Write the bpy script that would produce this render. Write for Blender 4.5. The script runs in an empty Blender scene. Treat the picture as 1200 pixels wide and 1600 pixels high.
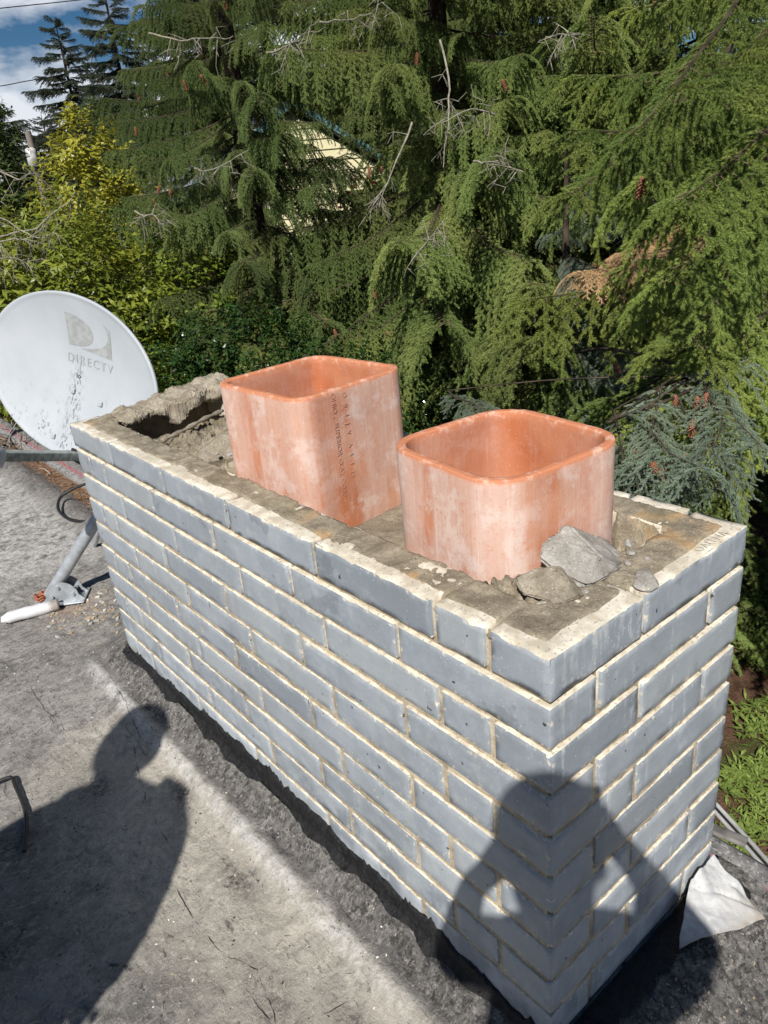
import bpy, bmesh, math, random
import numpy as np
from mathutils import Vector, Matrix, noise
rad = math.radians
SC = bpy.context.scene
COL = SC.collection
random.seed(7)
RNG = np.random.default_rng(7)

# ------------------------------------------------------------------ camera
CAM = Vector((-0.6365, -0.5047, 0.5727))
CR = Matrix(((0.75828, 0.32512, -0.56508), (-0.64569, 0.25491, -0.71979), (-0.08998, 0.91067, 0.40322)))
cd = bpy.data.cameras.new('camera'); cam = bpy.data.objects.new('camera', cd); COL.objects.link(cam)
cam.matrix_world = Matrix.Translation(CAM) @ CR.to_4x4()
cd.sensor_fit = 'VERTICAL'; cd.sensor_height = 24.0; cd.lens = 24.0 * 1190.0 / 1600.0
cd.clip_start = 0.02; cd.clip_end = 500
SC.camera = cam
# ------------------------------------------------------------------ light
SUN_EL, SUN_AZ = rad(44.3), rad(38.0)            # light travels towards azimuth 38 deg, sun stands opposite
ldir = Vector((math.cos(SUN_EL) * math.cos(SUN_AZ), math.cos(SUN_EL) * math.sin(SUN_AZ), -math.sin(SUN_EL)))
sd = bpy.data.lights.new('sun', 'SUN'); sd.energy = 5.0; sd.angle = rad(0.55); sd.color = (1.0, 0.955, 0.89)
sun = bpy.data.objects.new('sun', sd); COL.objects.link(sun)
sun.rotation_euler = ldir.to_track_quat('-Z', 'Y').to_euler(); sun.location = (-8, -6, 12)
W = bpy.data.worlds.new('World'); SC.world = W; W.use_nodes = True
nt = W.node_tree; nt.nodes.clear()
wo = nt.nodes.new('ShaderNodeOutputWorld'); bg = nt.nodes.new('ShaderNodeBackground')
sky = nt.nodes.new('ShaderNodeTexSky'); sky.sky_type = 'NISHITA'; sky.sun_disc = False
sky.sun_elevation = SUN_EL; sky.sun_rotation = rad(232); sky.air_density = 0.8; sky.dust_density = 0.1; sky.ozone_density = 2.0
tc = nt.nodes.new('ShaderNodeTexCoord'); mp = nt.nodes.new('ShaderNodeMapping'); mp.inputs['Scale'].default_value = (1, 1, 2.2)
mp.inputs['Location'].default_value = (0.35, 0.2, 0.1)
cn = nt.nodes.new('ShaderNodeTexNoise'); cn.inputs['Scale'].default_value = 2.6; cn.inputs['Detail'].default_value = 9; cn.inputs['Roughness'].default_value = 0.55
cr = nt.nodes.new('ShaderNodeValToRGB'); cr.color_ramp.elements[0].position = 0.46; cr.color_ramp.elements[1].position = 0.54
mx = nt.nodes.new('ShaderNodeMix'); mx.data_type = 'RGBA'; mx.inputs['B'].default_value = (14.5, 15.2, 16.4, 1)
nt.links.new(tc.outputs['Generated'], mp.inputs['Vector']); nt.links.new(mp.outputs[0], cn.inputs['Vector'])
sx = nt.nodes.new('ShaderNodeSeparateXYZ'); nt.links.new(tc.outputs['Generated'], sx.inputs[0])
lo = nt.nodes.new('ShaderNodeMapRange'); lo.inputs['From Min'].default_value = .32; lo.inputs['From Max'].default_value = .22; nt.links.new(sx.outputs[2], lo.inputs[0])
ml = nt.nodes.new('ShaderNodeMath'); ml.operation = 'MULTIPLY'; nt.links.new(cn.outputs['Fac'], cr.inputs[0]); nt.links.new(cr.outputs[0], ml.inputs[0]); nt.links.new(lo.outputs[0], ml.inputs[1])
nt.links.new(ml.outputs[0], mx.inputs['Factor'])
hs = nt.nodes.new('ShaderNodeHueSaturation'); hs.inputs['Saturation'].default_value = 1.35; hs.inputs['Value'].default_value = .88; nt.links.new(sky.outputs[0], hs.inputs['Color']); nt.links.new(hs.outputs[0], mx.inputs['A']); nt.links.new(mx.outputs['Result'], bg.inputs['Color'])
bg.inputs['Strength'].default_value = 0.05
nt.links.new(bg.outputs[0], wo.inputs[0])
SC.view_settings.view_transform = 'Standard'; SC.view_settings.look = 'None'
SC.view_settings.exposure = 0.12; SC.view_settings.gamma = 1.0
SC.cycles.max_bounces = 6; SC.cycles.diffuse_bounces = 3; SC.cycles.glossy_bounces = 2; SC.cycles.transmission_bounces = 2

def pixdir(u, v):                                  # viewing direction helper used only to work out real positions
    return (CR @ Vector(((u - 600) / 1190.0, (800 - v) / 1190.0, -1.0))).normalized()
def at_z(u, v, z): d = pixdir(u, v); return CAM + d * ((z - CAM.z) / d.z)
def at_x(u, v, x): d = pixdir(u, v); return CAM + d * ((x - CAM.x) / d.x)
def at_y(u, v, y): d = pixdir(u, v); return CAM + d * ((y - CAM.y) / d.y)
def at_d(u, v, r): return CAM + pixdir(u, v) * r

# ------------------------------------------------------------------ object helpers
def tag(o, label=None, cat=None, group=None, kind=None):
    if label: o['label'] = label
    if cat: o['category'] = cat
    if group: o['group'] = group
    if kind: o['kind'] = kind
    return o
def link(o, parent=None):
    COL.objects.link(o)
    if parent is not None: o.parent = parent
    return o
def empty(name, loc, label, cat, group=None):
    o = bpy.data.objects.new(name, None); o.location = loc; o.empty_display_size = 0.1
    link(o); return tag(o, label, cat, group)
def mk(name, V, F, mats, parent=None, midx=None, smooth=True):
    """V (n,3); F = array (m,3|4) or list of such arrays; one mesh object"""
    if not isinstance(F, (list, tuple)): F = [F]
    F = [np.asarray(f, dtype=np.int32) for f in F if len(f)]
    V = np.asarray(V, dtype=np.float32)
    me = bpy.data.meshes.new(name)
    nl = sum(f.size for f in F); npol = sum(len(f) for f in F)
    me.vertices.add(len(V)); me.vertices.foreach_set('co', V.ravel())
    me.loops.add(nl); me.polygons.add(npol)
    me.loops.foreach_set('vertex_index', np.concatenate([f.ravel() for f in F]))
    starts = []; s = 0
    for f in F:
        k = f.shape[1]; starts.append(s + np.arange(len(f)) * k); s += f.size
    me.polygons.foreach_set('loop_start', np.concatenate(starts).astype(np.int32))
    if midx is not None: me.polygons.foreach_set('material_index', np.asarray(midx, dtype=np.int32))
    me.polygons.foreach_set('use_smooth', np.full(npol, smooth, dtype=bool))
    me.update(calc_edges=True)
    for m in mats: me.materials.append(m)
    o = bpy.data.objects.new(name, me)
    if parent is not False: link(o, parent)
    return o
def attr(me, name, arr):
    a = me.attributes.new(name, 'FLOAT', 'POINT'); a.data.foreach_set('value', np.asarray(arr, dtype=np.float32))

def fbm(x, y, z=0.0, octv=4, s=1.0):
    """vectorised value noise (numpy)"""
    x = np.asarray(x, float) * s; y = np.asarray(y, float) * s; z = np.asarray(z, float) * s + 0 * x
    out = 0; amp = .5
    for o in range(octv):
        xi = np.floor(x).astype(np.int64); yi = np.floor(y).astype(np.int64); zi = np.floor(z).astype(np.int64)
        fx = x - xi; fy = y - yi; fz = z - zi
        fx = fx * fx * (3 - 2 * fx); fy = fy * fy * (3 - 2 * fy); fz = fz * fz * (3 - 2 * fz)
        def h(a, b, c):
            n = (a * 374761393 + b * 668265263 + c * 2147483647 + o * 974711) & 0xffffffff
            n = ((n ^ (n >> 13)) * 1274126177) & 0xffffffff
            n = ((n ^ (n >> 16)) * 2246822519) & 0xffffffff
            return ((n ^ (n >> 15)) & 0xffff) / 65535.0
        v = 0
        for dx in (0, 1):
            for dy in (0, 1):
                for dz in (0, 1):
                    v = v + h(xi + dx, yi + dy, zi + dz) * (fx if dx else 1 - fx) * (fy if dy else 1 - fy) * (fz if dz else 1 - fz)
        out = out + amp * (v * 2 - 1); amp *= .5; x = x * 2.03 + 11.3; y = y * 2.03 + 5.7; z = z * 2.03 + 3.1
    return out
def sstep(a, b, x): t = np.clip((x - a) / (b - a), 0, 1); return t * t * (3 - 2 * t)

def rbox(dx, dy, dz, r, cell, namp=0.0, nscale=40., seed=0.0, edge=0.0):
    """rounded, slightly rough box centred on the origin: verts, quads"""
    n = [max(2, int(round(d / cell))) for d in (dx, dy, dz)]
    ax = []
    for d, k in zip((dx, dy, dz), n):
        if r < .12 * d and r < .8 * d / k: ax.append(np.concatenate([[-d / 2], np.linspace(-d / 2 + r, d / 2 - r, k + 1), [d / 2]]))
        else: ax.append(np.linspace(-d / 2, d / 2, k + 1))
    V = []; F = []; b = 0
    for k in range(3):
        i, j = (k + 1) % 3, (k + 2) % 3
        for s in (-1, 1):
            A, B = np.meshgrid(ax[i], ax[j], indexing='ij'); P = np.zeros(A.shape + (3,))
            P[..., i] = A; P[..., j] = B; P[..., k] = s * (dx, dy, dz)[k] / 2
            na, nb = A.shape; idx = np.arange(na * nb).reshape(na, nb) + b
            q = np.stack([idx[:-1, :-1], idx[1:, :-1], idx[1:, 1:], idx[:-1, 1:]], -1).reshape(-1, 4)
            if s < 0: q = q[:, ::-1]
            V.append(P.reshape(-1, 3)); F.append(q); b += na * nb
    V = np.concatenate(V); F = np.concatenate(F)
    key = np.round(V / 1e-5).astype(np.int64)
    _, first, inv = np.unique(key, axis=0, return_index=True, return_inverse=True); inv = inv.reshape(-1)
    V = V[first]; F = inv[F]
    h = np.array([dx, dy, dz]) / 2
    c = np.clip(V, -(h - r), h - r); d = V - c; L = np.linalg.norm(d, axis=1, keepdims=True); D = d / np.maximum(L, 1e-9)
    V = c + D * r
    if namp or edge:
        e = (np.abs(D).max(1) < .97).astype(float)
        nn = fbm(V[:, 0] + seed * 3.7, V[:, 1] + seed * 1.3, V[:, 2] + seed * 2.1, 3, nscale)
        n2 = fbm(V[:, 0] + seed * 1.7, V[:, 1] + seed * 5.3, V[:, 2] - seed, 3, nscale * 1.4)
        V = V + D * (nn * namp - e * np.maximum(n2 - .02, 0) * edge)[:, None]
    return V, F
class Acc:
    def __init__(s): s.V = []; s.F = {}; s.M = {}; s.n = 0
    def add(s, V, F, m=0):
        V = np.asarray(V, float); F = np.asarray(F, dtype=np.int64); k = F.shape[1]
        s.V.append(V); s.F.setdefault(k, []).append(F + s.n); s.M.setdefault(k, []).append(np.full(len(F), m)); s.n += len(V)
    def build(s, name, mats, parent=None, smooth=True):
        ks = sorted(s.F)
        return mk(name, np.concatenate(s.V), [np.concatenate(s.F[k]) for k in ks], mats, parent,
                  np.concatenate([np.concatenate(s.M[k]) for k in ks]), smooth)
def tube(P, R, n=8, cap=True):
    P = [Vector(p) for p in P]; m = len(P)
    if not hasattr(R, '__len__'): R = [R] * m
    V = []; prev = None
    for i, p in enumerate(P):
        t = (P[min(i + 1, m - 1)] - P[max(i - 1, 0)]).normalized()
        if prev is None:
            a = Vector((0, 0, 1)) if abs(t.z) < .9 else Vector((1, 0, 0)); x = t.cross(a).normalized()
        else: x = (prev - t * prev.dot(t)).normalized()
        prev = x; y = t.cross(x)
        for k in range(n):
            q = 2 * math.pi * k / n; V.append(p + (x * math.cos(q) + y * math.sin(q)) * R[i])
    F = [(i * n + k, i * n + (k + 1) % n, (i + 1) * n + (k + 1) % n, (i + 1) * n + k) for i in range(m - 1) for k in range(n)]
    if cap:
        for base, c, fl in ((0, P[0], True), ((m - 1) * n, P[-1], False)):
            V.append(c); ci = len(V) - 1
            for k in range(n):
                a, b = base + k, base + (k + 1) % n
                F.append((ci, b, a, a) if fl else (ci, a, b, b))
    V = np.array([tuple(v) for v in V]); F = np.array(F)
    return V, F
def tubeacc(acc, P, R, n=8, m=0):
    V, F = tube(P, R, n, False); acc.add(V, F, m)
    for e, base in ((0, 0), (1, (len(P) - 1) * n)):
        c = len(V); Vc = np.vstack([V[base:base + n], V[base:base + n].mean(0)])
        T = np.array([(n, (k + 1) % n, k) if e == 0 else (n, k, (k + 1) % n) for k in range(n)]); acc.add(Vc, T, m)
def smooth_path(P, k=6):
    P = [Vector(p) for p in P]; out = []
    for i in range(len(P) - 1):
        p0 = P[max(i - 1, 0)]; p1 = P[i]; p2 = P[i + 1]; p3 = P[min(i + 2, len(P) - 1)]
        for j in range(k):
            t = j / k
            out.append(.5 * ((2 * p1) + (p2 - p0) * t + (2 * p0 - 5 * p1 + 4 * p2 - p3) * t * t + (3 * p1 - p0 - 3 * p2 + p3) * t ** 3))
    out.append(P[-1]); return out

# ------------------------------------------------------------------ material helpers
class Mat:
    def __init__(s, name, rough=.8, spec=.3):
        s.m = bpy.data.materials.new(name); s.m.use_nodes = True; s.t = s.m.node_tree
        s.b = s.t.nodes['Principled BSDF']; s.b.inputs['Roughness'].default_value = rough
        s.b.inputs['Specular IOR Level'].default_value = spec
        s.co = s.t.nodes.new('ShaderNodeTexCoord'); s.geo = s.t.nodes.new('ShaderNodeNewGeometry')
        s.pos = s.geo.outputs['Position']; s.obj = s.co.outputs['Object']
    def L(s, a, b): s.t.links.new(a, b)
    def val(s, v): n = s.t.nodes.new('ShaderNodeValue'); n.outputs[0].default_value = v; return n.outputs[0]
    def noise(s, scale, detail=4, rough=.55, vec=None, dist=0.0, sc=(1, 1, 1), out='Fac'):
        n = s.t.nodes.new('ShaderNodeTexNoise'); n.inputs['Scale'].default_value = scale; n.inputs['Detail'].default_value = detail
        n.inputs['Roughness'].default_value = rough; n.inputs['Distortion'].default_value = dist
        v = vec or s.obj
        if sc != (1, 1, 1):
            mp = s.t.nodes.new('ShaderNodeMapping'); mp.inputs['Scale'].default_value = sc; s.L(v, mp.inputs[0]); v = mp.outputs[0]
        s.L(v, n.inputs['Vector']); return n.outputs[out]
    def vor(s, scale, vec=None, feature='F1', out='Distance', rnd=1.0):
        n = s.t.nodes.new('ShaderNodeTexVoronoi'); n.feature = feature; n.inputs['Scale'].default_value = scale; n.inputs['Randomness'].default_value = rnd
        s.L(vec or s.obj, n.inputs['Vector']); return n.outputs[out]
    def ramp(s, f, lo, hi, a=0.0, b=1.0):
        n = s.t.nodes.new('ShaderNodeMapRange'); n.interpolation_type = 'SMOOTHSTEP'
        n.inputs['From Min'].default_value = lo; n.inputs['From Max'].default_value = hi
        n.inputs['To Min'].default_value = a; n.inputs['To Max'].default_value = b; s.L(f, n.inputs[0]); return n.outputs[0]
    def math(s, op, a, b=None):
        n = s.t.nodes.new('ShaderNodeMath'); n.operation = op
        for i, v in enumerate((a, b)):
            if v is None: continue
            if isinstance(v, (int, float)): n.inputs[i].default_value = v
            else: s.L(v, n.inputs[i])
        return n.outputs[0]
    def mix(s, f, a, b, mode='MIX'):
        n = s.t.nodes.new('ShaderNodeMix'); n.data_type = 'RGBA'; n.blend_type = mode
        for k, v in (('Factor', f), ('A', a), ('B', b)):
            if isinstance(v, (int, float)): n.inputs[k].default_value = v
            elif isinstance(v, tuple): n.inputs[k].default_value = (*v, 1)
            else: s.L(v, n.inputs[k])
        return n.outputs['Result']
    def attr(s, name):
        n = s.t.nodes.new('ShaderNodeAttribute'); n.attribute_name = name; return n.outputs['Fac']
    def sep(s, v):
        n = s.t.nodes.new('ShaderNodeSeparateXYZ'); s.L(v, n.inputs[0]); return n.outputs
    def color(s, c):
        if isinstance(c, tuple): s.b.inputs['Base Color'].default_value = (*c, 1)
        else: s.L(c, s.b.inputs['Base Color'])
    def rough(s, r):
        if isinstance(r, (int, float)): s.b.inputs['Roughness'].default_value = r
        else: s.L(r, s.b.inputs['Roughness'])
    def bump(s, h, strength=.5, dist=.002):
        n = s.t.nodes.new('ShaderNodeBump'); n.inputs['Strength'].default_value = strength; n.inputs['Distance'].default_value = dist
        s.L(h, n.inputs['Height']); s.L(n.outputs[0], s.b.inputs['Normal'])
    def rand(s): n = s.t.nodes.new('ShaderNodeObjectInfo'); return n.outputs['Random']
def simple(name, c, rough=.7, spec=.3, var=.15, scale=30, bump=0.0, metal=0.0):
    m = Mat(name, rough, spec); n = m.noise(scale, 4)
    d = tuple(x * (1 - var) for x in c); l = tuple(min(1, x * (1 + var)) for x in c)
    m.color(m.mix(m.ramp(n, .35, .65), d, l)); m.b.inputs['Metallic'].default_value = metal
    if bump: m.bump(n, .5, bump)
    return m.m

# painted brick: blue-grey paint on the faces, raw cream clay on the tops
def mat_brick():
    m = Mat('painted_brick', .55, .35); P = m.obj
    n1 = m.noise(9, 5, vec=P); n2 = m.noise(55, 5, .65, vec=P); n3 = m.noise(230, 2, .6, vec=P)
    col = m.mix(m.ramp(n1, .3, .7), (.270, .310, .355), (.345, .385, .425))
    col = m.mix(m.ramp(n2, .35, .75, 0, .5), col, (.40, .435, .465))
    bf = m.attr('bv'); col = m.mix(m.ramp(bf, 0, 1, 0, .8), col, (.20, .23, .265)); b2 = m.attr('bv2'); col = m.mix(m.ramp(b2, 0, 1, 0, .55), col, (.41, .44, .46)); col = m.mix(m.math('MULTIPLY', m.ramp(m.noise(5, 6, .7, vec=P), .50, .60), .28), col, (.24, .25, .26)); col = m.mix(m.math('MULTIPLY', m.ramp(m.noise(18, 6, .75, vec=P), .52, .70), .30), col, (.50, .52, .53)); col = m.mix(m.math('MULTIPLY', m.ramp(m.noise(33, 6, .8, vec=P), .60, .70), .35), col, (.17, .18, .19))
    drip = m.noise(24, 4, .7, vec=P, sc=(1, 1, .12)); dm = m.noise(3.2, 3, vec=P)
    ny_ = m.sep(m.geo.outputs['Normal'])[1]; sidew = m.ramp(ny_, -.5, -.8)
    dr = m.math('MULTIPLY', m.ramp(m.math('ADD', drip, m.math('MULTIPLY', sidew, .05)), .60, .70), m.ramp(m.math('ADD', dm, m.math('MULTIPLY', sidew, .10)), .5, .62)); dr = m.math('MULTIPLY', dr, m.ramp(n2, .35, .6))
    col = m.mix(m.math('MULTIPLY', dr, .65), col, (.62, .65, .66))
    sp = m.math('MULTIPLY', m.ramp(n3, .665, .70), m.ramp(m.noise(14, 3, vec=P), .42, .6))
    col = m.mix(m.math('MULTIPLY', sp, .8), col, (.75, .76, .76))
    pit = m.ramp(m.noise(60, 2, .5, vec=P), .71, .745); col = m.mix(pit, col, (.05, .055, .06))
    pz = m.sep(P)[2]; low = m.math('MULTIPLY', m.ramp(pz, .50, .18), m.ramp(m.noise(14, 4, vec=P), .40, .62))
    col = m.mix(m.math('MULTIPLY', low, .55), col, (.55, .60, .64))
    wear = m.math('MULTIPLY', m.ramp(m.noise(7, 4, .6, vec=P), .60, .64), m.ramp(pz, .60, .86)); col = m.mix(m.math('MULTIPLY', wear, .40), col, (.135, .15, .17))
    raw = m.mix(m.ramp(m.noise(32, 5, vec=P), .35, .65), (.55, .49, .38), (.78, .73, .61))
    raw = m.mix(m.ramp(m.noise(160, 3, vec=P), .58, .66, 0, .7), raw, (.30, .26, .20))
    nz = m.sep(m.geo.outputs['Normal'])[2]
    up = m.ramp(m.math('ADD', nz, m.math('MULTIPLY', m.math('SUBTRACT', n2, .5), .35)), .55, .66)
    dn = m.ramp(nz, -.5, -.8); up = m.math('MAXIMUM', up, m.math('MULTIPLY', dn, .9))
    chip = m.math('MULTIPLY', m.ramp(m.attr('edge'), .15, .7), m.ramp(m.noise(70, 5, .75, vec=P), .55, .62))
    up = m.math('MAXIMUM', m.math('MAXIMUM', up, chip), m.ramp(m.attr('outer'), .9, .4))
    m.color(m.mix(up, col, raw)); m.rough(m.mix(up, (.5, .5, .5), (.95, .95, .95)))
    h = m.math('ADD', m.math('MULTIPLY', n2, .4), m.math('MULTIPLY', m.noise(380, 2, vec=P), .22)); m.bump(h, .6, .0022)
    return m.m
def mat_mortar(name, a, b, c, orange=0.0, moss=0.0, strip=False):
    m = Mat(name, .95, .15); P = m.obj
    n = m.noise(22, 6, .6, vec=P); f = m.noise(210, 4, .7, vec=P)
    col = m.mix(m.ramp(n, .35, .65), a, b); col = m.mix(m.ramp(f, .55, .66, 0, .75), col, c)
    col = m.mix(m.ramp(m.noise(300, 2, vec=P), .62, .7, 0, .6), col, (.75, .70, .60))
    col = m.mix(m.math('MULTIPLY', m.ramp(m.noise(3.5, 6, .7, vec=P), .48, .60), .45), col, tuple(x * .55 for x in a))
    if orange:
        o = m.math('MULTIPLY', m.ramp(m.noise(5.5, 4, .6, vec=P), .56, .66), m.ramp(n, .4, .6)); col = m.mix(m.math('MULTIPLY', o, orange), col, (.52, .27, .07))
    if moss:
        g = m.ramp(m.noise(7, 5, .6, vec=P), .52, .68); col = m.mix(m.math('MULTIPLY', g, moss), col, (.13, .12, .045))
    m.color(col)
    h = m.math('ADD', m.math('MULTIPLY', n, 1.0), m.math('MULTIPLY', f, .45)); m.bump(h, .9, .005)
    return m.m
def mat_clay():
    m = Mat('terracotta', .8, .2); P = m.obj
    n = m.noise(8, 5, vec=P); st = m.noise(60, 5, .7, vec=P, sc=(1, 1, .035)); st2 = m.noise(11, 4, .6, vec=P, sc=(1, 1, .3))
    col = m.mix(m.ramp(n, .35, .65), (.50, .165, .070), (.60, .235, .115))
    cr_ = m.sep(m.obj); w = m.attr('bloom')
    wf = m.math('MULTIPLY', m.ramp(st2, .30, .54), m.ramp(st, .25, .62, .6, 1)); wf = m.math('MULTIPLY', wf, w)
    gr = m.noise(90, 4, .75, vec=P); wf = m.math('MULTIPLY', wf, m.ramp(gr, .25, .50, .55, 1)); col = m.mix(m.math('MULTIPLY', wf, .80), col, (.70, .53, .455))
    w2 = m.math('MULTIPLY', m.ramp(m.noise(13, 7, .7, vec=P), .48, .62), w); w2 = m.math('MULTIPLY', w2, m.ramp(gr, .30, .52, .4, 1)); col = m.mix(m.math('MULTIPLY', w2, .7), col, (.76, .62, .56))
    col = m.mix(m.math('MULTIPLY', m.ramp(st, .60, .72), m.math('MULTIPLY', w, .7)), col, (.80, .62, .54))
    f = m.noise(240, 3, .7, vec=P); col = m.mix(m.ramp(f, .63, .69, 0, .4), col, (.82, .72, .68))
    rim = m.attr('rim'); rc = m.mix(m.ramp(m.noise(45, 5, .7, vec=P), .5, .66), (.58, .23, .12), (.72, .44, .33)); col = m.mix(rim, col, rc)
    m.color(col); h = m.math('ADD', st, m.math('MULTIPLY', f, .6)); m.bump(h, .5, .0022)
    return m.m
M = {}
M['brick'] = mat_brick()
M['joint'] = mat_mortar('joint_mortar', (.38, .31, .215), (.60, .515, .375), (.20, .15, .10))
M['bed'] = mat_mortar('weathered_mortar', (.235, .20, .145), (.385, .335, .25), (.12, .10, .07), orange=.42, moss=.2)
M['rubble'] = mat_mortar('rubble_mortar', (.26, .225, .17), (.42, .37, .29), (.11, .095, .07), moss=.25)
M['chunk'] = mat_mortar('broken_mortar', (.30, .28, .25), (.50, .48, .44), (.14, .13, .11))
M['clay'] = mat_clay()

# ================================================================== CHIMNEY
CW, CL, PITCH, BH, BD, J = 0.5069, 1.7321, 0.0777, 0.0662, 0.0900, 0.0112
NC = 12
chim = empty('chimney', (0, 0, -0.95), 'blue-grey painted brick chimney with an open, crumbling mortar top', 'chimney')
def local(V, base): return np.asarray(V) - np.array(base)
CB = (0, 0, -0.95)
acc = Acc(); bv2 = []; bv = []; ed = []; ow = []
def put_brick(x0, x1, y0, y1, z0, z1, seed, top=False):
    cell = .011 if z1 > -.16 else .017
    V, F = rbox(x1 - x0, y1 - y0, z1 - z0, .0014, cell, .0008, 60., seed, .012 if top else .0038)
    h = np.array([x1 - x0, y1 - y0, z1 - z0]) / 2
    e = np.sort(h - np.abs(V), axis=1)[:, 1]; ed.append(np.clip(1 - e / .008, 0, 1)); W_ = V + np.array([(x0 + x1) / 2, (y0 + y1) / 2, (z0 + z1) / 2]); ow.append(((W_[:, 0] < .006) | (W_[:, 0] > CW - .006) | (W_[:, 1] < .006) | (W_[:, 1] > CL - .006)).astype(float))
    jx, jy, jz = [(random.random() - .5) * s for s in (.0022, .0022, .002)]
    c = np.array([(x0 + x1) / 2 + jx, (y0 + y1) / 2 + jy, (z0 + z1) / 2 + jz])
    a = (random.random() - .5) * .008; R = np.array([[math.cos(a), -math.sin(a), 0], [math.sin(a), math.cos(a), 0], [0, 0, 1]])
    acc.add(local(V @ R.T + c, CB), F); bv.append(np.full(len(V), random.random() ** 2)); bv2.append(np.full(len(V), random.random() ** 2))
hj = J / 2
for k in range(NC):
    z1 = -k * PITCH; z0 = z1 - BH; top = (k == 0)
    if k % 2 == 0:
        ys = [0, .1075, .2145, .5195, .824, 1.1286, 1.44, CL]; xs = [0, .2114, CW]
        # near-corner brick turns the corner, so the end brick is shared: left face piece + end face pieces
        yl = [.1075, .2145, .5195, .824, 1.1286, 1.44, CL]
        put_brick(0, .2114 - hj, 0, .1075 - hj, z0, z1, k * 31 + 1, top)              # corner brick seen on both faces
        put_brick(.2114 + hj, CW, 0, BD, z0, z1, k * 31 + 2, top)
        ystart_far = BD + J
    else:
        yl = [.305, .61, .915, 1.22, 1.525, 1.632, CL]
        put_brick(0, .1, 0, .305 - hj, z0, z1, k * 31 + 1)
        put_brick(.1 + J, .4037 - hj, 0, BD, z0, z1, k * 31 + 2)
        put_brick(.4037 + hj, CW, 0, BD, z0, z1, k * 31 + 3)
        ystart_far = BD + J
    for i in range(len(yl) - 1):
        put_brick(0, BD, yl[i] + hj, yl[i + 1] - (hj if i < len(yl) - 2 else 0), z0, z1, k * 31 + 5 + i, top)
    # far long side
    yf = [ystart_far - J, .2100 if k % 2 == 0 else .30] + [(.21 if k % 2 == 0 else .30) + .3049 * q for q in range(1, 5)]
    yf = [y for y in yf if y < CL - BD - .06] + [CL - BD]
    for i in range(len(yf) - 1):
        put_brick(CW - BD, CW, yf[i] + (J if i == 0 else hj), yf[i + 1] - hj, z0, z1, k * 31 + 15 + i, top)
    # far end
    hb = .040 if k < 4 else BD
    put_brick(BD + J, .30 - hj, CL - hb, CL, z0, z1, k * 31 + 25, top)
    put_brick(.30 + hj, CW - BD, CL - hb, CL, z0, z1, k * 31 + 26, top); put_brick(CW - BD + .002, CW, CL - BD, CL, z0, z1, k * 31 + 27, top)
bo = acc.build('brickwork', [M['brick']], chim)
attr(bo.data, 'bv', np.concatenate(bv)); attr(bo.data, 'bv2', np.concatenate(bv2)); attr(bo.data, 'edge', np.concatenate(ed)); attr(bo.data, 'outer', np.concatenate(ow))
# recessed mortar joints: rough ring standing 8 mm behind the brick faces
acc = Acc()
def wall_sheet(p0, p1, z0, z1, nrm, amp, cell=.007):
    p0 = np.array(p0); p1 = np.array(p1); Ln = np.linalg.norm(p1 - p0)
    nu = int(Ln / cell); nv = int((z1 - z0) / cell)
    U, Z = np.meshgrid(np.linspace(0, 1, nu + 1), np.linspace(z0, z1, nv + 1), indexing='ij')
    X = p0[0] + (p1[0] - p0[0]) * U; Y = p0[1] + (p1[1] - p0[1]) * U
    d = fbm(X, Y, Z, 3, 90.) * amp + fbm(X, Y, Z, 2, 12.) * amp
    d = d + np.interp(Z, [-1.2, -.30, -.16, 0], [.0045, .0040, .0005, -.003])
    V = np.stack([X + nrm[0] * d, Y + nrm[1] * d, Z], -1).reshape(-1, 3)
    idx = np.arange((nu + 1) * (nv + 1)).reshape(nu + 1, nv + 1)
    F = np.stack([idx[:-1, :-1], idx[1:, :-1], idx[1:, 1:], idx[:-1, 1:]], -1).reshape(-1, 4)
    acc.add(local(V, CB), F)
rc = .0075
zb, zt = -NC * PITCH, -.006
wall_sheet((rc, CL - rc), (rc, rc), zb, zt, (-1, 0), .0035); wall_sheet((rc, rc), (CW - rc, rc), zb, zt, (0, -1), .0035)
wall_sheet((CW - rc, rc), (CW - rc, CL - rc), zb, zt, (1, 0), .003, .02); wall_sheet((CW - rc, CL - rc), (rc, CL - rc), zb, zt, (0, 1), .003, .02)
acc.build('mortar_joints', [M['joint']], chim)

acc = Acc(); nu, nv = 150, 26
U, T = np.meshgrid(np.linspace(.12, CW + .002, nu), np.linspace(0, 1, nv), indexing='ij'); zt2 = -.792 - .05 * (CW - U) + .004 * fbm(U, U * 0, 5, 3, 20.)
Zq = zt2 + (-.93 - zt2) * T; Yq = -.0035 - .004 * T + .0015 * fbm(U, Zq, 6, 3, 40.) + .006 * (T < .02); idx = np.arange(U.size).reshape(U.shape)
acc.add(local(np.stack([U, Yq, Zq], -1).reshape(-1, 3), CB), np.stack([idx[:-1, :-1], idx[1:, :-1], idx[1:, 1:], idx[:-1, 1:]], -1).reshape(-1, 4)); M['parge'] = simple('grey_parging', (.34, .355, .365), .8, .2, .18, 14, .003); acc.build('base_parging', [M['parge']], chim)
# flue liners -----------------------------------------------------
FL = [dict(c=(.272, .870), a=rad(4.0), z=.192, r=.045), dict(c=(.282, .322), a=rad(-5.8), z=.147, r=.075)]
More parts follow.
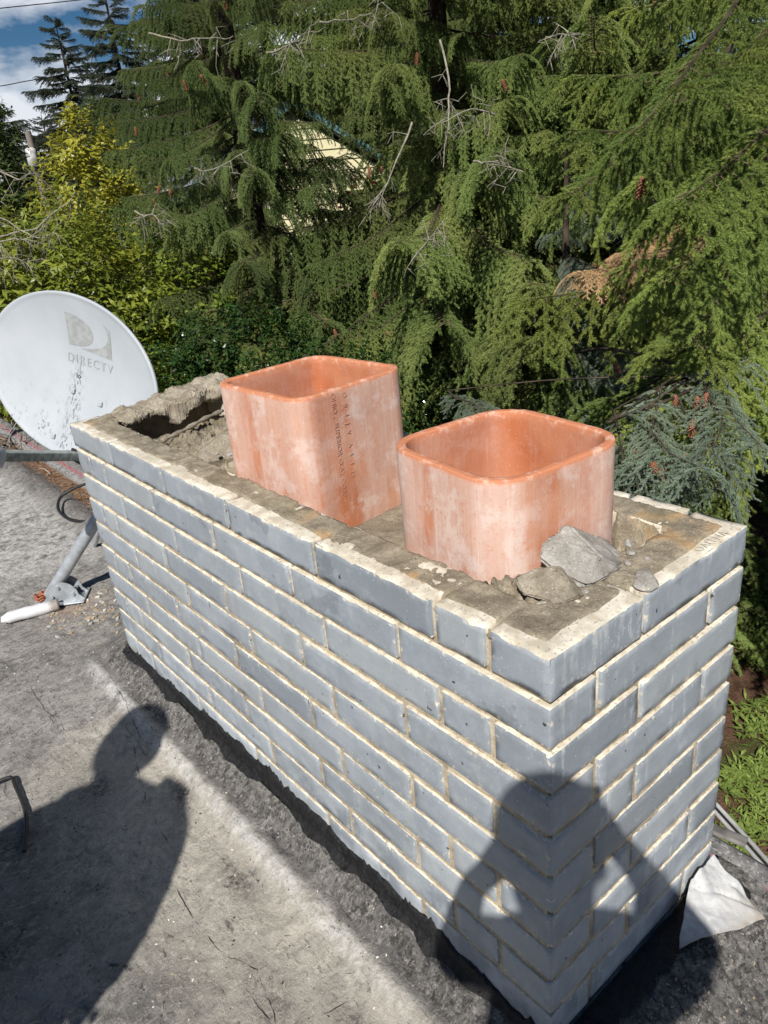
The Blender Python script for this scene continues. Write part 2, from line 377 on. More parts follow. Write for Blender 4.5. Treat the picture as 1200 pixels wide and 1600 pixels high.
# top bed: one rough height field of old mortar over the inner part of the top course and the filling between
cs = .0042
X, Y = np.meshgrid(np.arange(.004, CW - .003, cs), np.arange(.004, CL - .003, cs), indexing='ij')
def in_flue(f, X, Y, grow=0.0):
    c, s = math.cos(-f['a']), math.sin(-f['a']); x = X - f['c'][0]; y = Y - f['c'][1]; h_ = .151 - f['r']; qx = np.abs(c * x - s * y) - h_; qy = np.abs(s * x + c * y) - h_
    return np.hypot(np.maximum(qx, 0), np.maximum(qy, 0)) + np.minimum(np.maximum(qx, qy), 0) - f['r'] - grow
e = np.minimum(np.minimum(X, CW - X), np.minimum(Y, CL - Y))
wob = fbm(X, Y, 0, 4, 14.) * .010
film = sstep(.022, .030, e + wob)                        # thin mortar film inside the bare outer strip
far = sstep(.40, .44, X)
Z = -.013 + film * (.0155 + .004 * fbm(X, Y, 1., 4, 30.) + .0025 * fbm(X, Y, 2., 3, 110.))
joint1 = np.zeros_like(X)
for yj in (.1075, .2145, .5195, .824, 1.1286, 1.44): joint1 = np.maximum(joint1, np.exp(-((Y - yj) / .004) ** 2) * (X < .10))
joint1 = np.maximum(joint1, np.exp(-((X - .2114) / .005) ** 2) * (Y < .085)); Z -= joint1 * .004
inn = sstep(.088, .097, e + fbm(X, Y, 5, 3, 25.) * .012)
fill = -.048 + .034 * fbm(X, Y, 3., 4, 20.) + .012 * fbm(X, Y, 4., 3, 70.) + .012 * (np.abs(fbm(X, Y, 24., 3, 30.)) < .06)
gapm = sstep(.46, .485, Y) * (1 - sstep(.74, .78, Y)); fill = fill * (1 - gapm) + gapm * (-.110 + .002 * fbm(X, Y, 6, 3, 60.))
nearend = (1 - sstep(.17, .24, Y)) * (1 - sstep(.30, .36, X)); fill += nearend * (.040 + .010 * fbm(X, Y, 7, 3, 20.))
cornergap = (1 - sstep(.20, .24, Y)) * sstep(.325, .345, X); fill -= cornergap * (.085 + .02 * fbm(X, Y, 8, 3, 30))
lump = np.exp(-(((X - .20) / .12) ** 2 + ((Y - 1.20) / .15) ** 2) ** 2); fill += lump * (.032 + .03 * fbm(X, Y, 9, 4, 18.))
lump2 = np.exp(-(((X - .34) / .07) ** 2 + ((Y - 1.30) / .07) ** 2) ** 2); fill += lump2 * (.055 + .03 * fbm(X, Y, 19, 4, 18.))
gap1 = np.exp(-(((X - .115) / .03) ** 2 + ((Y - 1.045) / .02) ** 2)); fill -= gap1 * .05
cav = sstep(1.40, 1.45, Y - .10 * (X - .12) / .3 + fbm(X, Y, 10, 3, 16) * .05) * sstep(.112, .135, X + fbm(X, Y, 11, 3, 18) * .02) * (1 - sstep(1.685, 1.69, Y)) * (1 - sstep(.415, .43, X + fbm(X, Y, 14, 3, 18) * .03))
deep = sstep(1.50, 1.54, Y + .03 * fbm(X, Y, 15, 3, 20.))
Zi = fill * (1 - cav) + cav * (-.050 + .035 * fbm(X, Y, 12, 4, 18.) - .14 * deep)
innc = np.maximum(inn, cav)
Z = Z * (1 - innc) + innc * Zi
farl = sstep(.39, .43, X) * sstep(1.05, 1.15, Y) * (1 - cav); Z += farl * (.012 + .012 * fbm(X, Y, 13, 4, 25))
for f in FL:
    d = in_flue(f, X, Y); Z = np.where(d < -.012, -.45, Z); Z += np.where((d > -.012) & (d < .008), -.012, 0)
V = np.stack([X, Y, Z], -1).reshape(-1, 3); n0, n1 = X.shape; idx = np.arange(n0 * n1).reshape(n0, n1)
F = np.stack([idx[:-1, :-1], idx[1:, :-1], idx[1:, 1:], idx[:-1, 1:]], -1).reshape(-1, 4)
mk('mortar_bed', local(V, CB), F, [M['bed']], chim)
# broken mortar shelf that overhangs the cavity at the far corner
acc = Acc()
ny, nx_ = 300, 90
XX, S = np.meshgrid(np.linspace(.105, CW - .012, ny), np.linspace(0, 1, nx_), indexing='ij')
ang = S * 2 * math.pi
xe = 1.590 - .035 * sstep(.2, .4, XX) + .022 * fbm(XX, XX * 0, 1, 3, 16.) * 2; xo = CL - .010; cx = (xe + xo) / 2; hx = (xo - xe) / 2
th = .016 + .007 * fbm(XX, XX * 0, 2, 3, 12.) + .006 * (XX > .3); cz = -.004 + .020 * sstep(.15, .42, XX) + .014 * fbm(XX, XX * 0, 3, 3, 9.)
taper = np.minimum(1, np.minimum((XX - .095) / .04, (CW - .002 - XX) / .03)); th = th * taper
sq = lambda v, p: np.sign(v) * np.abs(v) ** p
Ys = cx + hx * sq(np.cos(ang), .6); Zs = cz + th * sq(np.sin(ang), .6)
Zs = Zs - .045 * np.exp(-((XX - .265) / .030) ** 2) * (np.sin(ang) < 0) * (np.cos(ang) < -.2)
Xs = XX + 0
dn = fbm(Xs, Ys, Zs, 5, 42.) * .016 + np.abs(fbm(Xs, Ys, Zs, 3, 130.)) * .007
Ys = Ys + dn * np.cos(ang); Zs = Zs + dn * np.sin(ang)
V = np.stack([Xs, Ys, Zs], -1).reshape(-1, 3); idx = np.arange(ny * nx_).reshape(ny, nx_)
acc.add(local(V, CB), np.stack([idx[:-1, :-1], idx[1:, :-1], idx[1:, 1:], idx[:-1, 1:]], -1).reshape(-1, 4))
acc.build('broken_mortar_shelf', [M['rubble']], chim)
# faint stamped letters on the raw clay of the end brick
def text_mesh(txt, size, depth, mat, name, parent, matrix, spacing=1.0):
    c = bpy.data.curves.new(name, 'FONT'); c.body = txt; c.size = size; c.extrude = depth * .14; c.space_character = spacing
    c.align_x = 'LEFT'; c.resolution_u = 3
    t = bpy.data.objects.new(name, c); COL.objects.link(t)
    dg = bpy.context.evaluated_depsgraph_get(); me = bpy.data.meshes.new_from_object(t.evaluated_get(dg))
    bpy.data.objects.remove(t); bpy.data.curves.remove(c)
    me.name = name; me.materials.clear(); me.materials.append(mat)
    o = bpy.data.objects.new(name, me); link(o, parent)
    pm = Matrix.Translation(parent.location) @ parent.rotation_euler.to_matrix().to_4x4() if parent else Matrix()
    o.matrix_local = pm.inverted() @ matrix
    return o
M['stamp'] = simple('stamp_shade', (.66, .61, .495), .95)
mt = Matrix.Translation((.375, .008, .0008)); text_mesh('OALENA', .020, .0006, M['stamp'], 'stamped_letters', chim, mt, 1.15)

# flue liner mesh
def flue(f, label, bloomf, texts):
    x, y = f['c']; zb_ = -.20; h = f['z'] - zb_; r = f['r']; w = .302; t = .0175
    e_ = empty('flue_liner', (x, y, zb_), label, 'flue liner', 'clay flue liners standing in the chimney')
    e_.rotation_euler = (0, 0, f['a'])
    def ring(w, r, n=10, per=8):
        P = []
        for sx, sy, q0 in ((1, 1, 0), (-1, 1, 1), (-1, -1, 2), (1, -1, 3)):
            for i in range(n + 1):
                q = math.pi / 2 * (q0 + i / n); P.append((sx * (w / 2 - r) + r * math.cos(q), sy * (w / 2 - r) + r * math.sin(q)))
        out = []
        for i in range(len(P)):
            a = P[i]; b = P[(i + 1) % len(P)]; d = math.hypot(b[0] - a[0], b[1] - a[1]); k = max(1, int(d / .012))
            for j in range(k): out.append((a[0] + (b[0] - a[0]) * j / k, a[1] + (b[1] - a[1]) * j / k))
        return np.array(out)
    O = ring(w, r); n = len(O); nrm = O - np.clip(O, -(w / 2 - r), w / 2 - r); nrm /= np.linalg.norm(nrm, axis=1, keepdims=True)
    prof = [(0, 0.0)] + [(0, zz) for zz in np.linspace(.012, h - .010, 30)] + [(.0004, h - .0030), (.0018, h - .0006), (.0045, h), (t - .004, h), (t - .0014, h - .0008), (t, h - .004)] + [(t, zz) for zz in np.linspace(h - .018, 0, 26)]
    V = []; rim = []; bl = []
    for k, (ins, zz) in enumerate(prof):
        P = O - nrm * ins; nz = fbm(P[:, 0] + x * 7, P[:, 1] + y * 7, zz, 3, 16.) * .0016
        isr = h - .006 < zz and .0005 < ins < t + .001 - .0005
        edge_n = fbm(P[:, 0] * 1 + ins, P[:, 1], x, 3, 110.) * (.0012 if isr else 0)
        ang = np.arctan2(P[:, 1], P[:, 0]); P = P + nrm * nz[:, None]
        for i in range(n):
            V.append((P[i, 0], P[i, 1], zz + edge_n[i] + (fbm(P[i, 0], P[i, 1], 3, 2, 9.) * .002 if zz > h - .02 else 0)))
            rim.append(1.0 if isr or zz > h - .006 else 0.0); bl.append(bloomf(P[i, 0], P[i, 1], zz / h) if ins < .01 else .22)
    m = len(prof); F = []
    for k in range(m - 1):
        for i in range(n): F.append((k * n + i, k * n + (i + 1) % n, (k + 1) * n + (i + 1) % n, (k + 1) * n + i))
    o = mk('clay_tile', V, np.array(F), [M['clay']], e_)
    attr(o.data, 'rim', rim); attr(o.data, 'bloom', bl)
    for txt, size, px, pz, sp in texts:              # letters run downwards on the -Y face, stamped into the clay
        mt = Matrix.Translation((x, y, zb_)) @ Matrix.Rotation(f['a'], 4, 'Z') @ Matrix.Translation((px, -w / 2 - .0012, pz - zb_)) @ Matrix.Rotation(math.pi / 2, 4, 'X') @ Matrix.Rotation(-math.pi / 2, 4, 'Z')
        tt = text_mesh(txt, size, .0010, M['clay'], 'stamped_lettering', e_, mt, sp)
        attr(tt.data, 'rim', np.zeros(len(tt.data.vertices))); attr(tt.data, 'bloom', np.full(len(tt.data.vertices), .75))
    return e_
flue(FL[0], 'clay flue liner with stamped lettering, the farther one, beside the open cavity',
     lambda px, py, q: (1.0 if px > .09 and py < 0 else (.9 if py < -.12 and px > -.05 else .85 if px < -.12 else .45)) * (.85 + .15 * q),
     [('OHIO ,  SUPERIOR CLAY CORP', .0160, -.068, .186, 1.02), ('O  8  1  J  V   A  S  T  M   O', .0150, -.037, .181, 1.18)])
flue(FL[1], 'clay flue liner nearest the brick corner, plain, with a broken mortar chunk against it',
     lambda px, py, q: (1.0 if px < -.09 else .5 if px < -.02 and py < 0 else 1.0 if px > .05 and py < 0 else .7), [])

# loose lumps of broken mortar
def rock(name, label, cat, c, dims, rot, seed, mat, facets=7, group=None, rough=.01, parent=None):
    rs = np.random.default_rng(seed)
    V, F = rbox(2, 2, 2, .5, .10); V = V / np.linalg.norm(V, axis=1, keepdims=True)
    N = rs.normal(size=(facets, 3)); N /= np.linalg.norm(N, axis=1, keepdims=True); D = rs.uniform(.55, .8, facets)
    rr = np.ones(len(V))
    for nn, dd in zip(N, D):
        c_ = V @ nn; rr = np.where(c_ > 1e-3, np.minimum(rr, dd / np.maximum(c_, 1e-3)), rr)
    V = V * rr[:, None] * (np.array(dims) / 2)
    V = V + (V / np.linalg.norm(V, axis=1, keepdims=True)) * (fbm(V[:, 0] + seed, V[:, 1], V[:, 2], 5, .9 / max(dims) * 4) * max(dims) * rough * 6)[:, None]
    o = mk(name, V, F, [mat], parent); o.location = c; o.rotation_euler = rot
    if cat: tag(o, label, cat, group)
    return o
def hull_rock(name, label, cat, pts, mat, amp=.004, seed=1, cuts=7):
    bm = bmesh.new()
    for p in pts: bm.verts.new(p)
    bmesh.ops.convex_hull(bm, input=bm.verts); bmesh.ops.delete(bm, geom=[v for v in bm.verts if not v.link_faces], context='VERTS')
    bmesh.ops.bevel(bm, geom=bm.edges[:], offset=.004, segments=2, affect='EDGES', clamp_overlap=True); bmesh.ops.triangulate(bm, faces=bm.faces)
    for _ in range(4):
        le = [e for e in bm.edges if e.calc_length() > .005]
        if not le: break
        bmesh.ops.subdivide_edges(bm, edges=le, cuts=1); bmesh.ops.triangulate(bm, faces=bm.faces)
    bm.normal_update(); c = sum((v.co for v in bm.verts), Vector()) / len(bm.verts)
    for v in bm.verts:
        k_ = float(fbm(v.co.x + seed, v.co.y, v.co.z, 4, 38.)); v.co += v.normal * k_ * amp
    bmesh.ops.translate(bm, verts=bm.verts, vec=-c); me = bpy.data.meshes.new(name); bm.to_mesh(me); bm.free(); me.materials.append(mat)
    for p in me.polygons: p.use_smooth = True
    o = link(bpy.data.objects.new(name, me)); o.location = c; return tag(o, label, cat)
yb = .158
hull_rock('mortar_chunk', 'large pale grey wedge of broken mortar leaning against the nearer flue liner', 'rubble',
    [at_y(838, 872, .150), at_y(848, 842, yb), at_y(885, 818, yb), at_y(905, 828, .150), at_z(940, 868, .030), at_z(967, 884, .012), at_z(957, 902, .004), at_z(918, 921, .004), at_z(880, 908, .010), at_z(860, 885, .018),
     (.20, .15, -.01), (.34, .15, -.01), (.30, .08, -.01)], M['chunk'], .006, 3)
hull_rock('mortar_chunk', 'flat cracked lump of mortar below the pale wedge, at the foot of the flue', 'rubble',
    [at_z(806, 902, .010), at_z(842, 884, .026), at_z(868, 886, .030), at_z(884, 908, .020), at_z(908, 934, .006), at_z(872, 944, .004), at_z(818, 930, .002), at_z(806, 915, .0), (.16, .15, -.02), (.24, .13, -.02), (.2, .07, -.02)], M['rubble'], .007, 8)
rock('mortar_chunk', 'small grey flake of mortar on the edge of the end wall', 'rubble', (.243, .020, .005), (.062, .042, .016), (.05, -.05, .5), 13, M['chunk'], 8, rough=.01)
rock('mortar_chunk', 'big mossy lump of old mortar beside the farther flue liner', 'rubble', (.195, 1.145, -.022), (.20, .22, .085), (.05, .1, .3), 21, M['rubble'], 9, rough=.014)
for i, (x, y, s) in enumerate([(.30, .082, .014), (.27, .068, .010), (.235, .10, .012), (.12, .135, .016), (.33, .105, .018), (.16, .065, .009), (.15, 1.06, .014), (.13, 1.09, .01), (.30, .055, .008)]):
    rock('mortar_crumb', 'small crumbs of broken mortar scattered on the chimney top', 'rubble', (x, y, .004), (s * 1.5, s, s * .7), (0, 0, i), 40 + i, M['chunk'], 7, 'crumbs of mortar on the chimney top')
# bit of old flue bedding rod lying in the cavity
o = mk('mortar_ridge', *tube(smooth_path([(.125, 1.395, -.022), (.20, 1.42, -.020), (.29, 1.455, -.014), (.36, 1.475, -.012)]), [.0062 + .0022 * math.sin(i * 1.7) for i in range(19)], 8), [M['rubble']]); tag(o, 'narrow rounded rib of mortar crossing the open cavity', 'rubble')

# ================================================================== ROOF
def mat_roof():
    m = Mat('dusty_roof_membrane', .92, .2); P = m.pos
    n = m.noise(4.5, 7, .66, vec=P); n2 = m.noise(24, 8, .74, vec=P); n3 = m.noise(130, 5, .75, vec=P); n4 = m.noise(52, 7, .78, vec=P, dist=.6)
    st = m.noise(16, 8, .74, vec=P, sc=(2.6, .7, 1), dist=1.8); st2 = m.noise(30, 6, .7, vec=P, sc=(.6, 2.6, 1), dist=2.2)
    col = m.mix(m.ramp(n2, .36, .66), (.120, .113, .108), (.275, .258, .235))
    col = m.mix(m.ramp(n, .38, .62, 0, .55), col, (.33, .31, .28))
    col = m.mix(m.ramp(n4, .50, .58, 0, .55), col, (.075, .070, .068)); col = m.mix(m.ramp(st2, .56, .60, 0, .55), col, (.40, .375, .33))
    sand = m.math('MULTIPLY', m.attr('sand'), m.ramp(m.math('ADD', m.math('MULTIPLY', n2, .6), m.math('MULTIPLY', n4, .4)), .34, .50)); col = m.mix(m.math('MULTIPLY', sand, .95), col, m.mix(m.ramp(n4, .40, .62), (.42, .385, .32), (.29, .265, .22)))
    pale = m.math('MULTIPLY', m.attr('pale'), m.ramp(n2, .36, .58)); col = m.mix(m.math('MULTIPLY', pale, .9), col, m.mix(m.ramp(n4, .4, .6), (.52, .51, .49), (.36, .355, .345)))
    dk = m.math('ADD', m.math('MULTIPLY', m.attr('tar'), m.ramp(n4, .64, .44)), m.math('MULTIPLY', m.ramp(st, .585, .640), .7))
    dk = m.math('MINIMUM', m.math('MULTIPLY', dk, m.ramp(m.noise(70, 6, .8, vec=P), .36, .52)), 1.0)
    col = m.mix(m.math('MULTIPLY', dk, .90), col, m.mix(m.ramp(n3, .45, .6), (.018, .018, .020), (.060, .055, .050)))
    col = m.mix(m.ramp(m.noise(95, 5, .7, vec=P), .645, .675, 0, .7), col, (.50, .46, .40))
    col = m.mix(m.ramp(m.noise(120, 5, .7, vec=P, dist=.5), .62, .66, 0, .6), col, (.045, .04, .036))
    rd = m.math('MULTIPLY', m.attr('litter'), m.ramp(m.noise(45, 5, .7, vec=P), .40, .55)); col = m.mix(rd, col, (.26, .115, .05))
    hs = m.t.nodes.new('ShaderNodeHueSaturation'); hs.inputs['Value'].default_value = 1.28; hs.inputs['Saturation'].default_value = .85; m.L(col, hs.inputs['Color']); m.color(hs.outputs[0]); gl = m.math('MULTIPLY', m.attr('tar'), m.ramp(n4, .5, .6))
    m.rough(m.mix(gl, (.93, .93, .93), (.33, .33, .33)))
    h = m.math('ADD', m.math('MULTIPLY', n2, 1.2), m.math('MULTIPLY', n3, .6)); h = m.math('ADD', h, m.math('MULTIPLY', m.math('ADD', st, n4), .7)); m.bump(h, .8, .008)
    return m.m
M['roof'] = mat_roof()
ZR = -.85
rf = empty('flat_roof', (-2, 2, ZR), 'flat roof of worn grey roofing felt, dusty and patched with tar, around the chimney', 'roof')
RXS = xs = np.concatenate([np.arange(-5, -1.3, .08), np.arange(-1.3, .545, .0085)]); RYS = ys = np.concatenate([np.arange(-4, -.7, .08), np.arange(-.7, 2.8, .0085), np.arange(2.8, 5, .02), np.arange(5, 8.3, .06)])
X, Y = np.meshgrid(xs, ys, indexing='ij')
def roof_h(X, Y):
    d = -X + .012 * fbm(X, Y, 31, 3, 4.)                                  # distance out from the long brick face
    alongside = sstep(-.25, -.05, Y) * (1 - sstep(1.78, 1.98, Y))
    cant = np.interp(d, [-.02, 0, .03, .070, .085, .100, .115, .135, .16, .30], [.085, .080, .060, .030, .034, .036, .030, .014, .006, 0])
    Z = ZR + cant * alongside
    near = np.sqrt(np.maximum(-Y, 0) ** 2 + 0) * 1.0
    endc = np.interp(-Y, [-.02, 0, .04, .10, .2], [.03, .022, .010, .0, 0]) * (X > -.05) * (1 - sstep(.1, .45, X))
    Z = np.where(Y < 0, np.maximum(Z, ZR + endc), Z)
    Z = np.where((X > .0) & (Y > 0) & (Y < CL), ZR - .01, Z)
    Z += .010 * fbm(X, Y, 32, 4, 2.2) + .006 * fbm(X, Y, 33, 4, 9.) + .0035 * fbm(X, Y, 34, 4, 34.)
    wr = fbm(X * 1.0, Y * .35, 35, 3, 14.); inb = sstep(.0, .04, d) * (1 - sstep(.07, .12, d)) * alongside; Z += wr * .012 * inb
    w2 = np.abs(fbm(X * 1.3 + Y * .5, Y * .6, 36, 4, 5.)); Z += -.004 * (1 - sstep(.0, .05, w2))
    Z += .045 * np.exp(-((X - .36) / .07) ** 2) * sstep(2.3, 2.9, Y)      # rounded cant along the eave
    Z = np.where((X > .5) & (Y > 1.9), Z - .01, Z)
    return Z
Z = roof_h(X, Y)
V = np.stack([X + 2, Y - 2, Z - ZR], -1).reshape(-1, 3); idx = np.arange(X.size).reshape(X.shape)
F = np.stack([idx[:-1, :-1], idx[1:, :-1], idx[1:, 1:], idx[:-1, 1:]], -1).reshape(-1, 4)
ro = mk('roof_membrane', V, F, [M['roof']], rf)
d = -X; al = sstep(-.3, -.02, Y) * (1 - sstep(1.75, 1.9, Y))
tar = (1 - sstep(.06, .10, d + .02 * fbm(X, Y, 41, 4, 9.))) * al * (d > -.05)
ends = (1 - sstep(.16, .36, -Y + .09 * fbm(X, Y, 42, 4, 5.))) * (Y < .03) * sstep(-.55, -.15, X + .08 * fbm(X, Y, 43, 3, 6)); tar = np.maximum(tar, ends)
tar = np.maximum(tar, .75 * np.exp(-((X - .36) / .09) ** 2) * sstep(2.3, 2.7, Y)); tar = np.maximum(tar, .8 * np.exp(-(((X + .02) / .12) ** 2 + ((Y - 1.82) / .13) ** 2)))
for cx, cy, a, b in ((-.28, .42, .05, .20), (-.19, .74, .035, .10), (-.42, .62, .10, .12), (-.15, 1.06, .03, .06), (-.31, 1.30, .06, .10), (-.60, 1.2, .14, .10), (-.62, .95, .10, .14), (-.20, .28, .04, .10)):
    tar = np.maximum(tar, .85 * np.exp(-(((X - cx) / a) ** 2 + ((Y - cy) / b) ** 2) + .9 * fbm(X, Y, 44, 4, 12.)) * 1.0)
sand = sstep(.085, .11, d) * (1 - sstep(.26, .52, d + .12 * fbm(X, Y, 45, 4, 4.))) * al * (1 - sstep(1.35, 1.6, Y + .1 * fbm(X, Y, 46, 3, 6)))
sand = np.maximum(sand, .5 * sstep(.1, .5, fbm(X, Y, 47, 4, 2.5)) * (Y < 2.0))
pale = sstep(2.35, 2.9, Y + .3 * fbm(X, Y, 48, 3, 3.)) * (1 - sstep(.22, .32, X)) * .9
rg = np.exp(-((d - .112) / .019) ** 4) * al * sstep(.1, .5, Y); pale = np.maximum(pale, .8 * rg); tar = tar * (1 - .9 * rg)
litter = sstep(.40, .46, X + .04 * fbm(X, Y, 49, 3, 8)) * sstep(2.4, 2.8, Y); litter = np.maximum(litter, .6 * np.exp(-(((X + .0) / .10) ** 2 + ((Y - 2.32) / .07) ** 2)))
for nme, a in (('tar', np.clip(tar, 0, 1)), ('sand', sand), ('pale', pale), ('litter', np.clip(litter, 0, 1))): attr(ro.data, nme, a.reshape(-1))
ROOFZ = Z.copy()
def rz(x, y):
    xs, ys = RXS, RYS
    i = min(max(int(np.searchsorted(xs, x)), 1), len(xs) - 1); j = min(max(int(np.searchsorted(ys, y)), 1), len(ys) - 1)
    a = min(max((x - xs[i - 1]) / (xs[i] - xs[i - 1]), 0), 1); b = min(max((y - ys[j - 1]) / (ys[j] - ys[j - 1]), 0), 1)
    return float((ROOFZ[i - 1, j - 1] * (1 - a) + ROOFZ[i, j - 1] * a) * (1 - b) + (ROOFZ[i - 1, j] * (1 - a) + ROOFZ[i, j] * a) * b)

# tar bead along the brick base
def mat_tar():
    m = Mat('wet_black_tar', .28, .5); n = m.noise(70, 5, .7, vec=m.pos); m.color(m.mix(m.ramp(n, .5, .72), (.006, .006, .007), (.022, .020, .019)))
    m.rough(m.ramp(n, .4, .65, .42, .85)); m.bump(m.noise(38, 6, .7, vec=m.pos), 1.0, .010); return m.m
M['tar'] = mat_tar()
def tar_strip(n, p_of, topf, out, parent, name='tar_flashing'):
    acc = Acc(); rows = 15
    S, T = np.meshgrid(np.linspace(0, 1, n), np.linspace(0, 1, rows), indexing='ij')
    px, py, nx, ny = p_of(S)
    top = topf(S)
    drop = np.interp(T, [0, .5, .6, 1], [0, .82, .95, 1.0]); outw = np.interp(T, [0, .05, .5, .65, 1], [-.001, .0045, .010, .022, out]); outw = np.where(T > .6, outw * (1 + .8 * fbm(px * 2 + 1, py * 2 + px, 57, 5, 9.)), outw)
    gx = px + nx * outw; gy = py + ny * outw
    base = roof_h(gx, gy) + .004
    zz = np.where(T < .58, top + (base - top) * drop / .92, base); zz = np.maximum(zz, base - .002)
    nn = fbm(gx, gy, zz, 4, 28.); zz = zz + nn * .003; gx = gx + nx * nn * .004; gy = gy + ny * nn * .004
    V = np.stack([gx + 2, gy - 2, zz - ZR], -1).reshape(-1, 3); idx = np.arange(n * rows).reshape(n, rows)
    acc.add(V, np.stack([idx[:-1, :-1], idx[1:, :-1], idx[1:, 1:], idx[:-1, 1:]], -1).reshape(-1, 4))
    return acc.build(name, [M['tar']], parent)
def top_left(S):
    y = S * CL; b = np.interp(y, [0, .15, .35, .6, .9, 1.2, 1.5, CL], [-.752, -.75, -.735, -.738, -.733, -.742, -.76, -.768])
    return b + .016 * fbm(y, y * 0, 51, 5, 16.) + .007 * fbm(y, y * 0, 52, 4, 70.) + .016 * sstep(.12, .35, fbm(y, y * 0, 58, 4, 25.)) * (.5 + fbm(y, y * 0, 59, 3, 140.))
tar_strip(520, lambda S: (S * 0 - .0005, S * CL, S * 0 - 1, S * 0), top_left, .022, rf)
tar_strip(200, lambda S: (S * CW, S * 0 - .0005, S * 0, S * 0 - 1), lambda S: -.80 - .052 * S + .014 * fbm(S * CW, S * 0, 53, 5, 24.), .07, rf)
# cracks and seams in the felt
M['crack'] = simple('crack_dirt', (.022, .02, .02), .95)
acc = Acc()
for ci, L_ in enumerate([[(275, 1385), (300, 1435), (335, 1480), (400, 1515), (420, 1560), (432, 1600)], [(205, 1150), (218, 1215), (235, 1270), (255, 1305), (300, 1365)], [(0, 1030), (40, 1060), (70, 1110), (105, 1160)],
            [(155, 1100), (190, 1130), (215, 1160), (232, 1190)], [(170, 1060), (200, 1110), (228, 1175)], [(380, 1540), (400, 1570), (425, 1590)], [(500, 1590), (560, 1560), (596, 1535)]]):
    P = []
    for i in range(len(L_) - 1):
        for t in np.linspace(0, 1, 14)[:-1]:
            a = at_z(*L_[i], ZR + .005); b = at_z(*L_[i + 1], ZR + .005); p = a.lerp(b, t); P.append(p)
    V = []; F = []
    for i, p in enumerate(P):
        jx = .006 * float(fbm(p.x, p.y, 61 + ci, 3, 40.)); tdir = (P[min(i + 1, len(P) - 1)] - P[max(i - 1, 0)]); nrm = Vector((-tdir.y, tdir.x, 0)).normalized()
        w = .0007 * (-.15 + 1.6 * abs(float(fbm(p.x, p.y, 70, 2, 30.))) * 2) * min(1, (i + 1) / 5, (len(P) - i) / 5)
        for s in (-1, 1):
            q = p + nrm * (jx + s * w); V.append((q.x + 2, q.y - 2, rz(q.x, q.y) + .0022 - ZR))
        if i: k = 2 * i; F.append((k - 2, k - 1, k + 1, k))
    acc.add(V, F)
acc.build('crack', [M['crack']], rf, False)
# eave trim with the faded red stripe, fascia and wall under it
def mat_trim():
    m = Mat('weathered_trim', .6, .4); x = m.sep(m.pos)[0]; n = m.noise(30, 5, .7, vec=m.pos)
    xx = m.math('ADD', x, m.math('MULTIPLY', m.math('SUBTRACT', n, .5), .012))
    st = m.math('MULTIPLY', m.ramp(xx, .534, .540), m.ramp(xx, .562, .568, 1, 0))
    g = m.mix(m.ramp(n, .35, .65), (.15, .145, .14), (.33, .32, .31)); col = m.mix(m.math('MULTIPLY', st, .85), g, (.36, .13, .14)); col = m.mix(m.ramp(m.noise(90, 5, .75, vec=m.pos), .54, .60, 0, .85), col, (.52, .50, .48)); col = m.mix(m.ramp(m.noise(60, 5, .75, vec=m.pos), .56, .62, 0, .8), col, (.05, .05, .05)); m.color(col); m.bump(n, .5, .003); return m.m
M['trim'] = mat_trim()
acc = Acc()
prof = [(.512, ZR + .012), (.513, ZR + .046), (.520, ZR + .049), (.575, ZR + .051), (.612, ZR + .047), (.622, ZR + .042), (.626, ZR - .0), (.618, ZR - .10), (.60, ZR - .10)]
yy = np.concatenate([np.arange(-4, 8.31, .06)]); V = []; F = []
for i, y in enumerate(yy):
    for px, pz in prof: V.append((px + 2 + .002 * float(fbm(y, px, 3, 2, 3.)), y - 2, pz - ZR + .003 * float(fbm(y, px, 4, 3, 5.))))
k = len(prof)
for i in range(len(yy) - 1):
    for j in range(k - 1): F.append((i * k + j, i * k + j + 1, (i + 1) * k + j + 1, (i + 1) * k + j))
acc.add(V, F); acc.build('eave_trim', [M['trim']], rf, True)
M['wood'] = simple('grey_fascia_board', (.22, .20, .18), .9, .2, .3, 12, .004)
def boxobj(name, dims, c, mat, parent=None, rot=(0, 0, 0), r=.004, cell=.2, base=(0, 0, 0), namp=0):
    V, F = rbox(*dims, r, cell, namp, 30.); o = mk(name, V, F, [mat], parent); o.location = Vector(c) - Vector(base); o.rotation_euler = rot; return o
RB = (-2, 2, ZR)
boxobj('fascia_board', (.03, 12.2, .20), (.580, 2.15, ZR - .12), M['wood'], rf, base=RB)
boxobj('roof_edge', (5.5, 12.2, .10), (-2.22, 2.15, ZR - .09), M['wood'], rf, base=RB)
M['wallp'] = simple('pale_render', (.5, .48, .43), .9)
boxobj('outer_wall', (.12, 12.0, 2.55), (.38, 2.15, -2.27), M['wallp'], rf, base=RB)
boxobj('outer_wall', (5.2, .12, 2.55), (-2.3, -3.9, -2.27), M['wallp'], rf, base=RB)
# white metal flashing sheet at the near right corner of the chimney
M['white'] = simple('white_painted_metal', (.50, .50, .49), .55, .4, .30, 9, .004)
def mat_sheet():
    m = Mat('dirty_white_sheet', .55, .35); n = m.noise(28, 6, .75); c = m.mix(m.ramp(n, .35, .65), (.40, .405, .405), (.55, .55, .545))
    c = m.mix(m.ramp(m.noise(60, 5, .8), .60, .66, 0, .7), c, (.32, .29, .25)); dd = m.math('MULTIPLY', m.attr('dirt'), m.ramp(n, .30, .52)); c = m.mix(dd, c, (.36, .32, .27)); m.color(c); m.bump(n, .6, .004); return m.m
n1, n2_ = 70, 60
c0 = [at_z(1070, 1438, ZR + .03), at_z(1108, 1388, ZR + .045), at_z(1190, 1476, ZR + .006), at_z(1054, 1536, ZR + .008)]
U, T = np.meshgrid(np.linspace(0, 1, n1), np.linspace(0, 1, n2_), indexing='ij')
